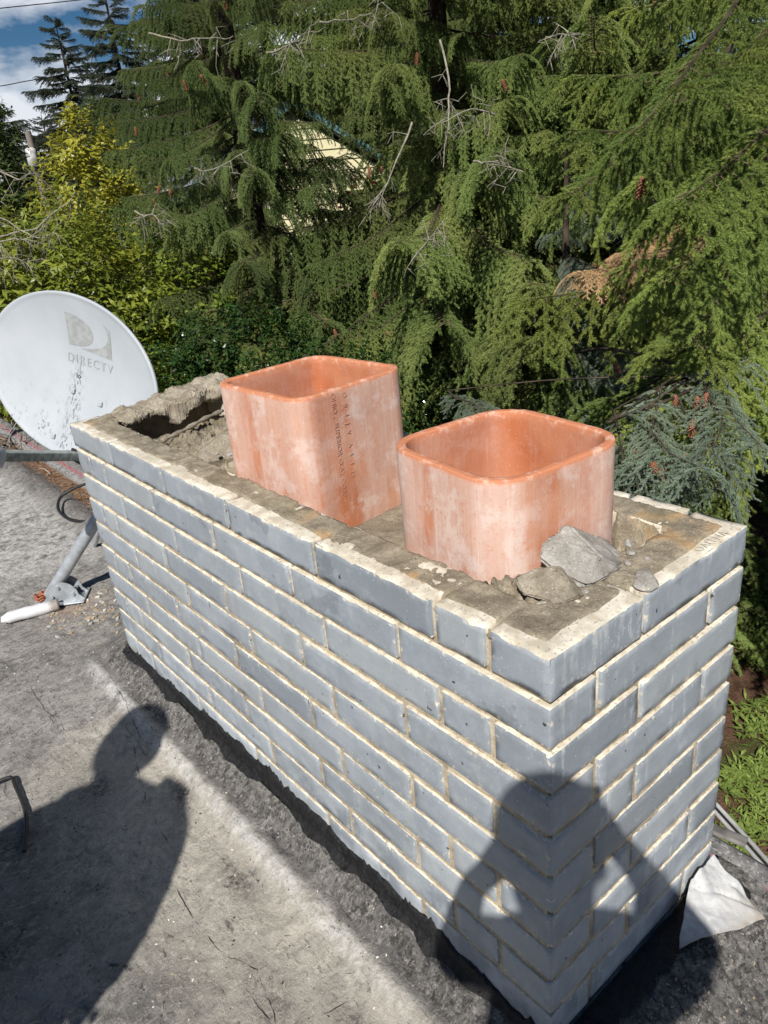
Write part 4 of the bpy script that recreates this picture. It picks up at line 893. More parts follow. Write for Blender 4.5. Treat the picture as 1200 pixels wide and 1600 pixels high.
def branch_mesh_(name, seed, L_=2.6, droop=.12, sec_grav=2.0, ter_len=(.05, .16), ter_grav=2., sec_len=.62, spacing=.0026, nl=(.015, .021), bare=.18, dead=.05, nw=.0012, sec_step=.075, ter_step=.042, thick=1.0, inner=.35, ax0=.35, fork=None):
    rs = np.random.default_rng(seed); acc = Acc(); segs = []        # segs: (polyline, needle?, density)
    n = 34; t = np.linspace(0, 1, n); bx = L_ * t; bz = -droop * L_ * t * 1.6 + droop * L_ * .9 * t ** 2.2; by = fbm(t, t * 0, seed, 2, 2.) * .16 * L_ * t
    B = np.column_stack([bx, by, bz]); tubeacc(acc, B, list(.024 * thick * (1 - t) ** .8 * (L_ / 2.6) + .003), 6, 0)
    segs.append((B[int(n * ax0):], 1.))
    dd = .10 * L_; side = 1
    while dd < L_ * .985:
        f = dd / L_; i = min(n - 2, int(f * (n - 1))); p = B[i] + (B[i + 1] - B[i]) * (f * (n - 1) - i); tg = B[i + 1] - B[i]; tg /= np.linalg.norm(tg)
        side = -side; a = rs.uniform(.75, 1.15); s = np.cross(UP, tg) * side
        d = tg * math.cos(a) + s * math.sin(a) + np.array((0, 0, rs.uniform(-.25, .25)))
        Ls = sec_len * (math.sin(math.pi * min(1, .22 + .78 * (1 - f))) ** .8) * rs.uniform(.6, 1.15) + .05
        S = polyline(rs, p, d / np.linalg.norm(d), Ls, .045, sec_grav); isdead = rs.random() < dead or (f < .3 and rs.random() < inner)
        tubeacc(acc, S, list(np.linspace(.0055, .0018, len(S)) * thick), 4, 1)
        if not isdead and Ls * bare < Ls: segs.append((S[int(len(S) * bare):], 1.))
        sl = np.linalg.norm(np.diff(S, axis=0), axis=1).sum(); q = .04; sd2 = 1
        while q < sl:
            g = q / sl; j = min(len(S) - 2, int(g * (len(S) - 1))); pp = S[j] + (S[j + 1] - S[j]) * (g * (len(S) - 1) - j); tt = S[j + 1] - S[j]; tt /= np.linalg.norm(tt)
            sd2 = -sd2; ss = np.cross(UP, tt); ns = np.linalg.norm(ss); ss = ss / ns * sd2 if ns > .05 else np.array((sd2, 0, 0.))
            a = rs.uniform(.6, 1.1); dv = tt * math.cos(a) + ss * math.sin(a) + np.array((0, 0, rs.uniform(-.3, .2))); Lt = rs.uniform(*ter_len) * (1.15 - .55 * g)
            Tt = polyline(rs, pp, dv / np.linalg.norm(dv), Lt, .028, ter_grav)
            V_, F_ = tube(Tt, list(np.linspace(.0022, .0010, len(Tt)) * thick), 3, False); acc.add(V_, F_, 1)
            if not isdead: segs.append((Tt, 1.))
            elif rs.random() < .3: segs.append((Tt[len(Tt) // 2:], .6))
            q += ter_step * rs.uniform(.7, 1.3)
        dd += sec_step * rs.uniform(.7, 1.3) * .5
    PB = []; TB = []; TG = []
    for S, dens in segs:
        ds = np.diff(S, axis=0); ln = np.linalg.norm(ds, axis=1)
        for k_ in range(len(ds)):
            m_ = max(1, int(ln[k_] / spacing * dens)); u = rs.random(m_)[:, None]; PB.append(S[k_] + ds[k_] * u); TB.append(np.repeat((ds[k_] / ln[k_])[None], m_, 0)); TG.append(np.full(m_, (k_ + 1) / len(ds)))
    P = np.concatenate(PB); T = np.concatenate(TB); G = np.concatenate(TG); m_ = len(P)
    R = rs.normal(size=(m_, 3)); R[:, 2] = R[:, 2] * .8 + .35; R -= T * (R * T).sum(1, keepdims=True); R /= np.linalg.norm(R, axis=1, keepdims=True)
    D = T * .62 + R * .80; D /= np.linalg.norm(D, axis=1, keepdims=True); S = np.cross(D, rs.normal(size=(m_, 3))); S /= np.linalg.norm(S, axis=1, keepdims=True)
    l = rs.uniform(*nl, m_)[:, None] * (1.05 - .3 * G[:, None]); w = nw * rs.uniform(.8, 1.3, m_)[:, None]
    V = np.stack([P - S * w, P + S * w, P + D * l + S * w * .4], 1).reshape(-1, 3); F = np.arange(m_ * 3).reshape(-1, 3)
    nb_ = acc.n; acc.add(V, F, 2)
    lv = np.zeros(acc.n, dtype=np.float32); lv[nb_:] = np.repeat(np.clip(rs.random(m_) * .75 + .45 * (G - .5), 0, 1), 3)
    if fork:
        a2, s2 = fork; A = np.concatenate(acc.V); n0_ = acc.n; c2, q2_ = math.cos(a2), math.sin(a2); A2 = A * (1, -1, 1) * s2; A2 = np.column_stack([A2[:, 0] * c2 - A2[:, 1] * q2_, A2[:, 0] * q2_ + A2[:, 1] * c2, A2[:, 2] - A2[:, 0] * .16 - .03])
        acc.V.append(A2); acc.n += len(A2)
        for k3 in list(acc.F): acc.F[k3] = acc.F[k3] + [f_ + n0_ for f_ in acc.F[k3]]; acc.M[k3] = acc.M[k3] * 2
        lv = np.concatenate([lv, lv])
    o = acc.build(name, [M['bark'], M['twig2'], M['n_green']], False, False); attr(o.data, 'lv', lv)
    return o.data
print('branch meshes')
BR = {'weep': [branch_mesh('weeping_branch', s, 2.7, .18, 4.2, (.06, .15), 2.4, .70, .00075, sec_step=.078, ter_step=.042, dead=.03, inner=.15, nl=(.020, .028), nw=.0019, thick=.7, fork=(.42, .82)) for s in (1, 2, 3)],
      'full': [branch_mesh('full_branch', s, 2.4, .13, 3.2, (.06, .14), 2.0, .62, .00075, nl=(.019, .027), sec_step=.076, ter_step=.040, nw=.0019, thick=.7, dead=.01, inner=.1, fork=(-.45, .80)) for s in (11, 12, 13)],
      'bright': [branch_mesh('feathery_branch', s, 2.2, .18, 4.0, (.07, .17), 2.4, .58, .00050, nl=(.018, .025), nw=.0014, sec_step=.100, ter_step=.048, thick=.6, dead=.0, inner=0, ax0=.1) for s in (41, 42, 43)],
      'fine': [branch_mesh('near_branch', s, 1.7, .12, 3.6, (.06, .13), 2.4, .46, .00034, nl=(.013, .018), nw=.00105, sec_step=.12, ter_step=.048, dead=.0, thick=.5, inner=0, ax0=.08) for s in (21, 22)],
      'far': [branch_mesh('far_branch', s, 2.4, .06, 1.4, (.10, .24), 1.8, .70, .0036, nl=(.035, .055), nw=.0078, sec_step=.09, ter_step=.055, thick=.6, fork=(.7, .85)) for s in (31, 32)]}
for kx, v in BR.items(): print(kx, [len(m.polygons) for m in v])
BRC = {}
def add_branch(tree, me, loc, rot, sc, nmat, name='branch'):
    k_ = (me.name, nmat.name)
    if k_ not in BRC: c_ = me.copy(); c_.materials[2] = nmat; BRC[k_] = c_
    o = bpy.data.objects.new(name, BRC[k_]); link(o, tree); o.location = loc; o.rotation_euler = rot; o.scale = (sc,) * 3 if not hasattr(sc, '__len__') else sc
    return o
def conifer(name, label, x, y, h, Rm, nb, kinds, nmat, group=None, zlow=.35, cam_bias=.85, seed=1, tilt=(-.10, .22), tr=.16, skip=None, top_pow=1.15, reach_pow=.7, lean=(0, 0)):
    rs = np.random.default_rng(seed); z0 = gh(x, y) - .05; t = empty(name, (x, y, z0), label, 'tree', group)
    acc = Acc(); P = [(lean[0] * f * h, lean[1] * f * h, h * f) for f in np.linspace(0, 1, 14)]; tubeacc(acc, P, list(tr * (1 - np.linspace(0, 1, 14)) ** .8 + .01), 10); acc.build('trunk', [M['bark']], t)
    camaz = math.atan2(CAM.y - y, CAM.x - x); az = rs.uniform(0, 6.28); made = 0; i = 0
    while made < nb and i < nb * 6:
        i += 1; f = ((made + rs.random()) / nb) ** top_pow; zz_ = zlow + (h - zlow - .15) * f; az += 2.4 + rs.normal() * .3
        da = abs((az - camaz + math.pi) % (2 * math.pi) - math.pi)
        if da > 1.75 and rs.random() < cam_bias: continue
        reach = Rm * max(.06, 1 - f) ** reach_pow * rs.uniform(.78, 1.15); me = BR[kinds][rs.integers(len(BR[kinds]))]
        sc = reach / me_len[me.name]
        loc = (lean[0] * f * h, lean[1] * f * h, zz_)
        rt = (rs.normal() * .12, -rs.uniform(*tilt) * (1 if f < .75 else .4) + (0 if f < .75 else -.45 * (f - .75) / .25), az)
        if skip:
            bad = False
            for fr in (.45, .7, .95):
                tip = Vector((x + math.cos(az) * reach * fr, y + math.sin(az) * reach * fr, z0 + zz_ - .42 * reach * fr - .1)); q = CR.transposed() @ (tip - CAM)
                if q.z < -.3:
                    u, v = 600 + 1190 * q.x / -q.z, 800 - 1190 * q.y / -q.z
                    if any(a < u < c and b < v < d for a, b, c, d in skip): bad = True
            if bad: made += .25; continue
        add_branch(t, me, loc, rt, sc, nmat); made += 1
    return t
me_len = {}
for k_, L_ in (('weep', 2.7), ('full', 2.4), ('fine', 1.7), ('bright', 2.2), ('far', 2.4)):
    for m_ in BR[k_]: me_len[m_.name] = L_
GT = 'tall conifers close behind the chimney'
GAPS = [(520, 215, 580, 270), (545, 270, 590, 360), (430, 330, 470, 370), (950, 410, 1100, 535)]
conifer('spruce_tree', 'big grey-green weeping spruce in the middle, behind the two flue liners', 4.75, 4.95, 8.0, 3.2, 99, 'weep', M['n_green'], GT, seed=3, skip=GAPS, zlow=.3, top_pow=1.0)
conifer('spruce_tree', 'drooping dark green spruce left of centre, above the glossy holly', 3.6, 6.5, 7.6, 2.45, 98, 'weep', M['n_dark'], GT, seed=5, skip=GAPS, zlow=.8, top_pow=1.0)
conifer('spruce_tree', 'bright yellow-green spruce at the right edge, nearest the roof', 5.2, 1.45, 8.0, 3.0, 90, 'bright', M['n_bright'], GT, seed=8, skip=[(940, 390, 1110, 540), (1000, 640, 1400, 1700)], zlow=2.0, top_pow=1.0)
conifer('spruce_tree', 'mid green bushy spruce between the weeping one and the yellow-green one', 6.1, 4.1, 8.0, 3.0, 99, 'full', M['n_green'], GT, seed=9, skip=GAPS + [(1000, 640, 1400, 1700)], zlow=.6)
conifer('spruce_tree', 'dark spruce in the second row, left of the yellow house', 5.7, 10.6, 9.0, 2.1, 98, 'full', M['n_dark'], GT, seed=12, zlow=.6, skip=GAPS, top_pow=1.0)
conifer('spruce_tree', 'dark spruce standing in deep shade behind the right-hand trees', 9.6, 5.2, 9.5, 4.2, 99, 'full', M['n_dark'], GT, seed=14, zlow=.4, tr=.2, top_pow=1.0)
conifer('spruce_tree', 'shaded spruce behind the gap right of the yellow house', 10.2, 9.2, 10.0, 4.4, 99, 'full', M['n_dark'], GT, seed=15, zlow=.4, top_pow=1.0, skip=GAPS)
conifer('spruce_tree', 'tall dark spruce rising behind the yellow house, closing the view at the top', 8.9, 13.9, 11.5, 4.8, 99, 'full', M['n_dark'], GT, seed=17, zlow=.8, top_pow=1.0)
def aim_branch(tree, me, root, tip, nmat, name='branch', roll=0.0, sc=None):
    """a branch running from root to tip (world points)"""
    d = tip - root; L_ = d.length; s = sc or L_ / me_len[me.name]; az = math.atan2(d.y, d.x); el = math.asin(d.z / L_)
    return add_branch(tree, me, root - tree.location, (roll, -el - .10, az), s, nmat, name)
# blue-green spruce whose limbs reach out beside the near flue
bx, by = 3.9, 2.95
blue = empty('blue_spruce', (bx, by, gh(bx, by)), 'blue-green spruce with reddish cones, its low limbs reaching out beside the nearer flue', 'tree')
acc = Acc(); tubeacc(acc, [(0, 0, q) for q in np.linspace(0, 4.2, 10)], list(np.linspace(.10, .01, 10)), 10); acc.build('trunk', [M['bark']], blue)
rs = np.random.default_rng(55)
TR = lambda z: Vector((bx, by, z))
bl = [((955, 655), 2.45, (1145, 560), 3.05, 1), ((1120, 560), 2.9, (1200, 700), 2.35, 1), ((1010, 620), 2.75, (1075, 800), 2.30, 1), ((960, 640), 2.7, (985, 770), 2.35, .8), ((1060, 620), 2.75, (1140, 740), 2.35, 1), ((1035, 600), 2.7, (1010, 720), 2.4, .8), ((1100, 590), 2.75, (1120, 660), 2.4, .7), ((1000, 650), 2.7, (1060, 700), 2.35, .8), ((700, 610), 2.9, (760, 640), 2.4, .7)]
trunkz = -.55
limbs = []
for i, (ra, rd1, tb, td1, s) in enumerate(bl):
    r_, t_ = at_d(*ra, rd1), at_d(*tb, td1)
    aim_branch(blue, BR['fine'][i % 2], r_, t_, M['n_blue'], roll=rs.normal() * .15, sc=max(.36, (t_ - r_).length / 1.7 * 1.05)); limbs.append(r_)
acc = Acc()
J0 = at_d(1090, 590, 3.0) - blue.location
tubeacc(acc, smooth_path([(0, 0, 2.75), (J0 + Vector((0, 0, 2.9))) / 2, J0, at_d(950, 660, 2.5) - blue.location], 8), list(np.linspace(.012, .004, 25)), 6)
for r_ in limbs:
    q = r_ - blue.location; tubeacc(acc, smooth_path([J0.lerp(q, -.15), J0.lerp(q, .5) + Vector((0, 0, .02)), q], 5), list(np.linspace(.0035, .0025, 11)), 5)
acc.build('limb', [M['bark']], blue)
for i in range(26):
    az = rs.uniform(-2.2, 1.0); zz_ = rs.uniform(1.9, 4.0); add_branch(blue, BR['full'][i % 3], (0, 0, zz_), (0, .1, az), .62 * (1.15 - zz_ / 4.6), M['n_blue'])
# near limbs of the yellow-green spruce (top right), finer because they hang close to the roof
near = [o for o in bpy.data.objects if o.name.startswith('spruce_tree') and 'yellow-green spruce at' in o['label']][0]
rs = np.random.default_rng(77)
for i, (u0, v0, d0, u1, v1, d1) in enumerate([(1230, 40, 3.9, 1060, 210, 2.9), (1280, 120, 3.7, 1130, 330, 2.8), (1250, -40, 3.8, 1110, 60, 2.9), (1260, 220, 3.8, 1160, 440, 2.9), (1180, -60, 4.0, 1060, 90, 3.2), (1300, 40, 3.6, 1190, 180, 2.8), (1150, 60, 4.2, 960, 230, 3.3), (1230, 380, 4.0, 1120, 560, 3.1), (1300, 300, 3.7, 1190, 520, 3.0), (1250, 450, 4.0, 1180, 600, 3.3), (1130, 520, 4.4, 980, 600, 3.3)]):
    aim_branch(near, BR['bright'][i % 3], at_d(u0, v0, d0), at_d(u1, v1, d1), M['n_bright'], roll=rs.normal() * .2, sc=.62)
for i, (u0, v0, d0, u1, v1, d1) in enumerate([(1100, 330, 6.0, 900, 430, 4.9), (1060, 370, 5.8, 930, 425, 5.0), (1100, 360, 5.6, 1020, 390, 4.9)]):
    aim_branch(near, BR['full'][i], at_d(u0, v0, d0), at_d(u1, v1, d1), M['n_dead'], 'dead_branch', sc=.42)['label'] = 'dried orange-brown branch'
# bare lichen-grey limbs
def dead_limb(tree, pts, rads, seed, name='bare_limb', n=14, tw=.35, sub=True):
    rs = np.random.default_rng(seed); acc = Acc(); P = smooth_path(pts, 6); P = [p + Vector((float(fbm(p.x, seed, p.z, 3, 6.)), float(fbm(p.y, seed, p.z, 3, 6.)), float(fbm(p.x, p.y, seed, 3, 6.)))) * .05 for p in P]; R = list(np.linspace(rads[0], rads[1], len(P))); loc = tree.location if tree else Vector()
    tubeacc(acc, [p - loc for p in P], R, 6)
    for i in range(n):
        k_ = rs.integers(2, len(P) - 1); p = np.array(P[k_] - loc); d = rs.normal(size=3); d[2] -= .9; d /= np.linalg.norm(d); S = polyline(rs, p, d, tw * rs.uniform(.4, 1.2), .03, 2., .8)
        tubeacc(acc, S, list(np.linspace(.0024, .0009, len(S))), 4)
        if sub:
            for q in range(3):
                j = rs.integers(1, len(S)); d2 = rs.normal(size=3); d2[2] -= .6; d2 /= np.linalg.norm(d2); S2 = polyline(rs, S[j], d2, tw * .4 * rs.uniform(.4, 1.2), .025, 2., .8); tubeacc(acc, S2, list(np.linspace(.002, .001, len(S2))), 3)
    return acc.build(name, [M['twig']], tree)
TREES = {i: o for i, o in enumerate([o for o in bpy.data.objects if o.name.startswith('spruce_tree')])}
mid = [o for o in TREES.values() if 'in the middle' in o['label']][0]; left = [o for o in TREES.values() if 'left of centre' in o['label']][0]
for s_, (tree, pts) in enumerate([(mid, [(640, 200, 3.4), (615, 270, 3.35), (585, 330, 3.3)]), (mid, [(690, 60, 3.6), (695, 150, 3.5), (700, 200, 3.4), (690, 260, 3.35)]), (mid, [(775, 170, 3.5), (735, 165, 3.4), (700, 185, 3.35)]), (mid, [(860, 60, 3.7), (880, 50, 3.5), (900, 40, 3.3)]),
            (mid, [(640, 400, 3.3), (660, 370, 3.25), (690, 340, 3.2)]), (mid, [(740, 255, 3.5), (790, 260, 3.3), (830, 268, 3.2)]), (left, [(230, 52, 4.6), (300, 60, 4.3), (360, 50, 4.1)]), (left, [(300, 265, 4.5), (340, 262, 4.3), (380, 240, 4.2)]), (left, [(205, 325, 4.4), (235, 340, 4.2), (255, 352, 4.0)]),
            (left, [(410, 80, 4.4), (450, 72, 4.2), (480, 45, 4.0)]), (left, [(500, 35, 4.3), (560, 30, 4.0), (605, 10, 3.8)]), (mid, [(950, 350, 3.6), (985, 325, 3.4), (1020, 300, 3.2)])]):
    dead_limb(tree, [at_d(*p) for p in pts], (.0050, .0014), 100 + s_, n=10, tw=.12)
print('cones')
# cones
def cone_mesh(seed):
    rs = np.random.default_rng(seed); acc = Acc(); L_ = .085; V, F = rbox(2, 2, 2, .6, .5); V = V / np.linalg.norm(V, axis=1, keepdims=True); acc.add(V * np.array((.011, .011, L_ / 2)) + np.array((0, 0, -L_ / 2)), F)
    n = 62
    for i in range(n):
        f = (i + .5) / n; q = i * 2.39996; r = .0125 * math.sin(math.pi * (.10 + .80 * f)) ** .7 + .004; z = -L_ * f; c, s = math.cos(q), math.sin(q); w = .0065
        p = np.array((c * r * .5, s * r * .5, z + .006)); o_ = np.array((c * r * 1.35, s * r * 1.35, z - .006)); sd2 = np.array((-s, c, 0)) * w
        acc.add([p - sd2 * .6, p + sd2 * .6, o_ + sd2 * .8, o_ + np.array((c, s, -.6)) * .002, o_ - sd2 * .8], [(0, 1, 2), (0, 2, 3), (0, 3, 4)], 0)
    return acc.build('cone', [M['cone']], False, False).data
M['cone'] = simple('reddish_cone', (.27, .115, .065), .75, .3, .35, 300)
cones = [cone_mesh(i) for i in (1, 2)]
bpy.context.view_layer.update(); dg = bpy.context.evaluated_depsgraph_get()
rs = np.random.default_rng(5)
CONES = [(213, 92), (216, 107), (199, 18), (189, 38), (287, 134), (313, 125), (332, 5), (355, 5), (264, 120), (433, 47), (118, 288), (115, 302), (127, 303), (212, 150), (228, 305), (249, 298), (264, 304), (240, 318), (258, 328), (283, 334), (154, 375), (327, 432), (211, 207), (574, 268), (596, 268), (585, 460), (812, 90), (785, 133), (1024, 10), (1004, 286), (510, 505), (522, 522), (962, 575), (1055, 625), (1104, 622), (1090, 628), (1084, 665), (1110, 703), (1071, 718), (1021, 730), (1036, 735), (994, 710), (652, 90), (605, 525), (140, 330), (236, 345)]
for i, (u, v) in enumerate(CONES):
    hit = None
    for _ in range(14):
        uu, vv = u + rs.normal() * 5 * (_ > 0), v - 8 + rs.normal() * 4 * (_ > 0)
        h_, loc, nrm, idx_, ob, mt_ = SC.ray_cast(dg, CAM, pixdir(uu, vv), distance=12)
        if h_ and ob.original.parent and ob.original.name.startswith(('branch', 'bare_limb', 'limb', 'dead_branch')): hit = (loc.copy(), ob.original); break
    if not hit: continue
    tree = hit[1].parent; o = bpy.data.objects.new('cone', cones[i % 2]); link(o, tree); o.location = hit[0] - pixdir(u, v) * .02 - tree.location
    o.rotation_euler = (rs.normal() * .25, rs.normal() * .25, rs.uniform(0, 6)); dist = (hit[0] - CAM).length; s = (.80 if dist < 3.2 else .92) * rs.uniform(.8, 1.1) * (.75 if tree is blue else 1); o.scale = (s, s, s)
# distant firs against the sky
GF = 'distant firs against the sky'
conifer('fir_tree', 'distant narrow fir with a pointed top against the sky', 10.9, 29.5, 9.3, 3.1, 99, 'far', M['n_far'], GF, seed=41, zlow=1, cam_bias=0, tilt=(-.25, .05), tr=.13, top_pow=.95, reach_pow=.62)
conifer('fir_tree', 'distant broader fir cut by the left edge of the picture', 7.9, 31.5, 8.1, 3.6, 99, 'far', M['n_far'], GF, seed=42, zlow=1, cam_bias=0, tilt=(-.1, .25), tr=.14, top_pow=.95, reach_pow=.62)
conifer('fir_tree', 'distant ragged fir between the pointed fir and the near spruces', 10.6, 24.5, 9.6, 3.0, 99, 'far', M['n_far'], GF, seed=43, zlow=1, cam_bias=0, tilt=(-.25, .1), tr=.14, top_pow=.95, reach_pow=.62)
conifer('fir_tree', 'far dark fir low behind the hedge beside the utility pole', 12.6, 38., 7.0, 3.0, 80, 'far', M['n_far'], GF, seed=44, zlow=1, cam_bias=0, tilt=(-.1, .25), tr=.14, top_pow=.95, reach_pow=.62)

conifer('spruce_tree', 'dark spruce filling the background above the two flue liners', 11.6, 12.0, 10.5, 4.6, 99, 'full', M['n_dark'], GT, seed=18, zlow=.6, top_pow=1.0)
conifer('spruce_tree', 'dark spruce at the back, right of the yellow gable, behind the bare twigs', 7.3, 7.6, 8.5, 2.6, 99, 'full', M['n_dark'], GT, seed=19, zlow=.6, top_pow=1.0, skip=GAPS)
# ------------------------------------------------------------------ broadleaf shrubs
def shrub(name, label, c, blobs, n, ln, wd, mat, seed, stems=30, fold=.18, curl=.2, cat='shrub', shell=.45, droop=.1):
    """blobs: (dx,dy,dz,rx,ry,rz) ellipsoids of foliage round the base point c"""
    rs = np.random.default_rng(seed); z0 = gh(c[0], c[1]); e_ = empty(name, (c[0], c[1], z0), label, cat); w = np.array([b[3] * b[4] * b[5] for b in blobs]) ** .67; w /= w.sum()
    Ps = []; Ns = []; Ts = []
    for b, k_ in zip(blobs, (w * n).astype(int)):
        nt_ = k_ // 9; D = rs.normal(size=(nt_, 3)); D /= np.linalg.norm(D, axis=1, keepdims=True); r = (shell + (1 - shell) * rs.random(nt_) ** .5)[:, None]
        cen = np.array(b[:3]); R_ = np.array(b[3:]); bump = 1 + .30 * fbm(D[:, 0] + seed, D[:, 1], D[:, 2], 3, 2.8)[:, None]
        C = cen + D * R_ * r * bump; G = D * .5 + UP * .75 + rs.normal(size=(nt_, 3)) * .35; G /= np.linalg.norm(G, axis=1, keepdims=True)
        q = rs.random((nt_, 9)); ang = np.arange(9)[None] * 2.4 + rs.uniform(0, 6, (nt_, 1)); A = np.cross(G, UP + .01); A /= np.linalg.norm(A, axis=1, keepdims=True); Bv = np.cross(G, A)
        rad_ = A[:, None] * np.cos(ang)[..., None] + Bv[:, None] * np.sin(ang)[..., None]
        twl = ln * 2.2; base = C[:, None] + G[:, None] * (np.linspace(0, 1, 9)[None, :, None] * twl)
        T = G[:, None] * .55 + rad_ * .8 - UP * droop; N = G[:, None] * .9 - rad_ * .35 + rs.normal(size=T.shape) * .15
        Ps.append(base.reshape(-1, 3)); Ts.append(T.reshape(-1, 3)); Ns.append(N.reshape(-1, 3))
    P = np.concatenate(Ps); m_ = len(P); tl = rs.uniform(.7, 1.2, m_)
    o = leaf_obj('foliage', P, np.concatenate(Ns), np.concatenate(Ts), ln * tl, wd * tl, mat, e_, fold, curl, np.clip(rs.normal(.45, .28, m_), 0, 1))
    acc = Acc()
    for i in range(stems):
        b = blobs[rs.integers(len(blobs))]; tip = np.array(b[:3]) + rs.normal(size=3) * np.array(b[3:]) * .5; p0 = rs.normal(size=3) * np.array((.25, .25, 0)); m1 = (p0 + tip) / 2 + rs.normal(size=3) * .15
        tubeacc(acc, smooth_path([p0, m1, tip], 5), list(np.linspace(.022, .004, 11)), 5)
    acc.build('stems', [M['bark']], e_); return e_
M['l_laurel'] = mat_leaf('laurel_leaf', (.13, .18, .022), (.36, .39, .055), .38, .5, .30)
M['l_holly'] = mat_leaf('holly_leaf', (.018, .045, .010), (.055, .105, .022), .16, .7, .08)
M['l_yellow'] = mat_leaf('yellow_leaf', (.28, .30, .035), (.50, .46, .05), .40, .5, .35)
M['l_cedar'] = mat_leaf('cedar_leaf', (.040, .065, .015), (.085, .115, .030), .6, .2, .1)
print('shrubs')
shrub('laurel_hedge', 'tall yellow-green laurel hedge at the left, behind the satellite dish', (1.9, 7.0), [(0, 0, 2.2, .9, 1.0, 1.9), (-.7, 1.0, 2.4, .9, 1.0, 1.75), (-.5, .2, 3.3, .7, .7, .65), (.6, -.2, 1.6, .9, .9, 1.5), (-1.1, 1.8, 2.6, 1.0, 1.0, 1.7), (.3, 1.4, 3.0, .8, .9, .95), (-.2, -.6, 1.6, .9, .7, 1.4)], 46000, .105, .034, M['l_laurel'], 61, droop=.05, shell=.5)
shrub('holly_bush', 'dark glossy holly bush between the dish and the farther flue liner', (2.45, 5.15), [(0, 0, 1.5, .9, .9, 1.45), (.6, -.3, 1.7, .8, .8, 1.2), (-.5, .3, 2.0, .7, .7, 1.0), (1.0, -.9, 1.2, .8, .8, 1.2), (.1, .1, 2.7, .6, .6, .5)], 42000, .050, .030, M['l_holly'], 62, fold=.35, shell=.6)
shrub('golden_shrub', 'bright yellow-topped shrub poking up between hedge and spruces', (3.1, 9.4), [(0, 0, 3.9, .6, .6, .75), (.1, -.1, 4.6, .35, .35, .4), (.4, -.4, 3.3, .8, .8, .8)], 9000, .085, .040, M['l_yellow'], 63, shell=.4)
shrub('lime_bush', 'lime-green shiny bush hanging over the dark holly', (2.9, 6.6), [(0, 0, 3.0, .65, .65, .8), (.4, -.4, 2.5, .6, .6, .7), (-.5, .3, 2.4, .6, .6, .9)], 9000, .075, .038, mat_leaf('lime_leaf', (.11, .17, .02), (.30, .36, .05), .25, .6, .3), 64, shell=.45)
shrub('cedar_shrub', 'narrow dark cedar column rising behind the hedge', (4.2, 17.0), [(0, 0, 2.6, .9, .9, 2.6), (0, 0, 4.9, .55, .55, 1.0)], 12000, .12, .05, M['l_cedar'], 65, shell=.7, stems=4)
shrub('undergrowth_bush', 'low dark bush in the shade under the spruces', (4.2, 4.6), [(0, 0, .5, 1.6, 1.0, .7), (1.3, -.8, .45, 1.3, .9, .6), (-.8, .9, .7, 1.0, 1.0, .8)], 13000, .06, .03, M['l_holly'], 66, shell=.4, stems=10)
# bare twiggy shrub reaching in at the left edge
dead = empty('bare_shrub', (at_d(-120, 480, 5.2).x, at_d(-120, 480, 5.2).y, ZG), 'leafless pale branches reaching in over the laurel hedge from the left edge', 'shrub')
for s_, pts in enumerate([[(-80, 380, 5.), (20, 360, 4.9), (70, 345, 4.8), (105, 320, 4.7), (120, 300, 4.7)], [(-80, 400, 5.), (0, 382, 4.9), (50, 372, 4.8), (85, 340, 4.7)], [(-80, 330, 5.), (0, 345, 4.9), (60, 372, 4.8), (100, 345, 4.7)], [(-60, 250, 5.2), (5, 270, 5.1), (30, 278, 5.0), (55, 262, 4.9)], [(-60, 420, 5), (20, 405, 4.9), (60, 430, 4.8)]]):
    dead_limb(dead, [at_d(*p) for p in pts], (.0065, .0016), 200 + s_, 'bare_branch', 9, .22)
acc = Acc(); tubeacc(acc, smooth_path([(0, 0, 0), (.05, 0, 1.5), (0, .1, 3.2), (-.05, .1, 4.2)], 4), list(np.linspace(.05, .012, 13)), 7); acc.build('trunk', [M['bark']], dead)

# ------------------------------------------------------------------ yellow house
print('house')
hp = at_d(470, 300, 12.5); fw = Vector((CAM.x - hp.x, CAM.y - hp.y, 0)).normalized(); hang = math.atan2(fw.y, fw.x) + .30
house = empty('yellow_house', (hp.x, hp.y, ZG), 'pale yellow clapboard house with teal eave trim, half hidden behind the spruces', 'house'); house.rotation_euler = (0, 0, hang + math.pi / 2)
M['clap'] = simple('pale_yellow_clapboard', (.78, .72, .46), .7, .3, .05, 8); M['teal'] = simple('teal_trim', (.10, .20, .20), .6, .3); M['shingle'] = simple('grey_roof_shingles', (.22, .23, .25), .9, .2, .3, 20, .01)
peak = at_d(470, 172, 12.3).z - ZG; hw = 3.3; eave = peak - hw * .62
# local axes: x along the gable wall, +y away from the viewer? (rotation puts -y towards the camera)
acc = Acc(); bh = .15; z = 0
while z < peak:
    zt_ = min(z + bh, peak); wa = hw if z <= eave else hw * max(0, (peak - z) / (peak - eave)); wb = hw if zt_ <= eave else hw * max(0, (peak - zt_) / (peak - eave))
    acc.add([(-wa, -.022, z), (wa, -.022, z), (wb, -.004, zt_), (-wb, -.004, zt_), (-wa, .0, z), (wa, .0, z)], [(0, 1, 2, 3), (4, 5, 1, 0)]); z += bh
V, F = rbox(2 * hw, 6.0, eave, .01, 2.); acc.add(V + np.array((0, 3.02, eave / 2)), F)
acc.add([(-hw, .02, eave), (hw, .02, eave), (0, .02, peak), (-hw, 6, eave), (hw, 6, eave), (0, 6, peak)], [(0, 1, 2), (4, 3, 5)])
acc.build('wall', [M['clap']], house, False)
acc = Acc()
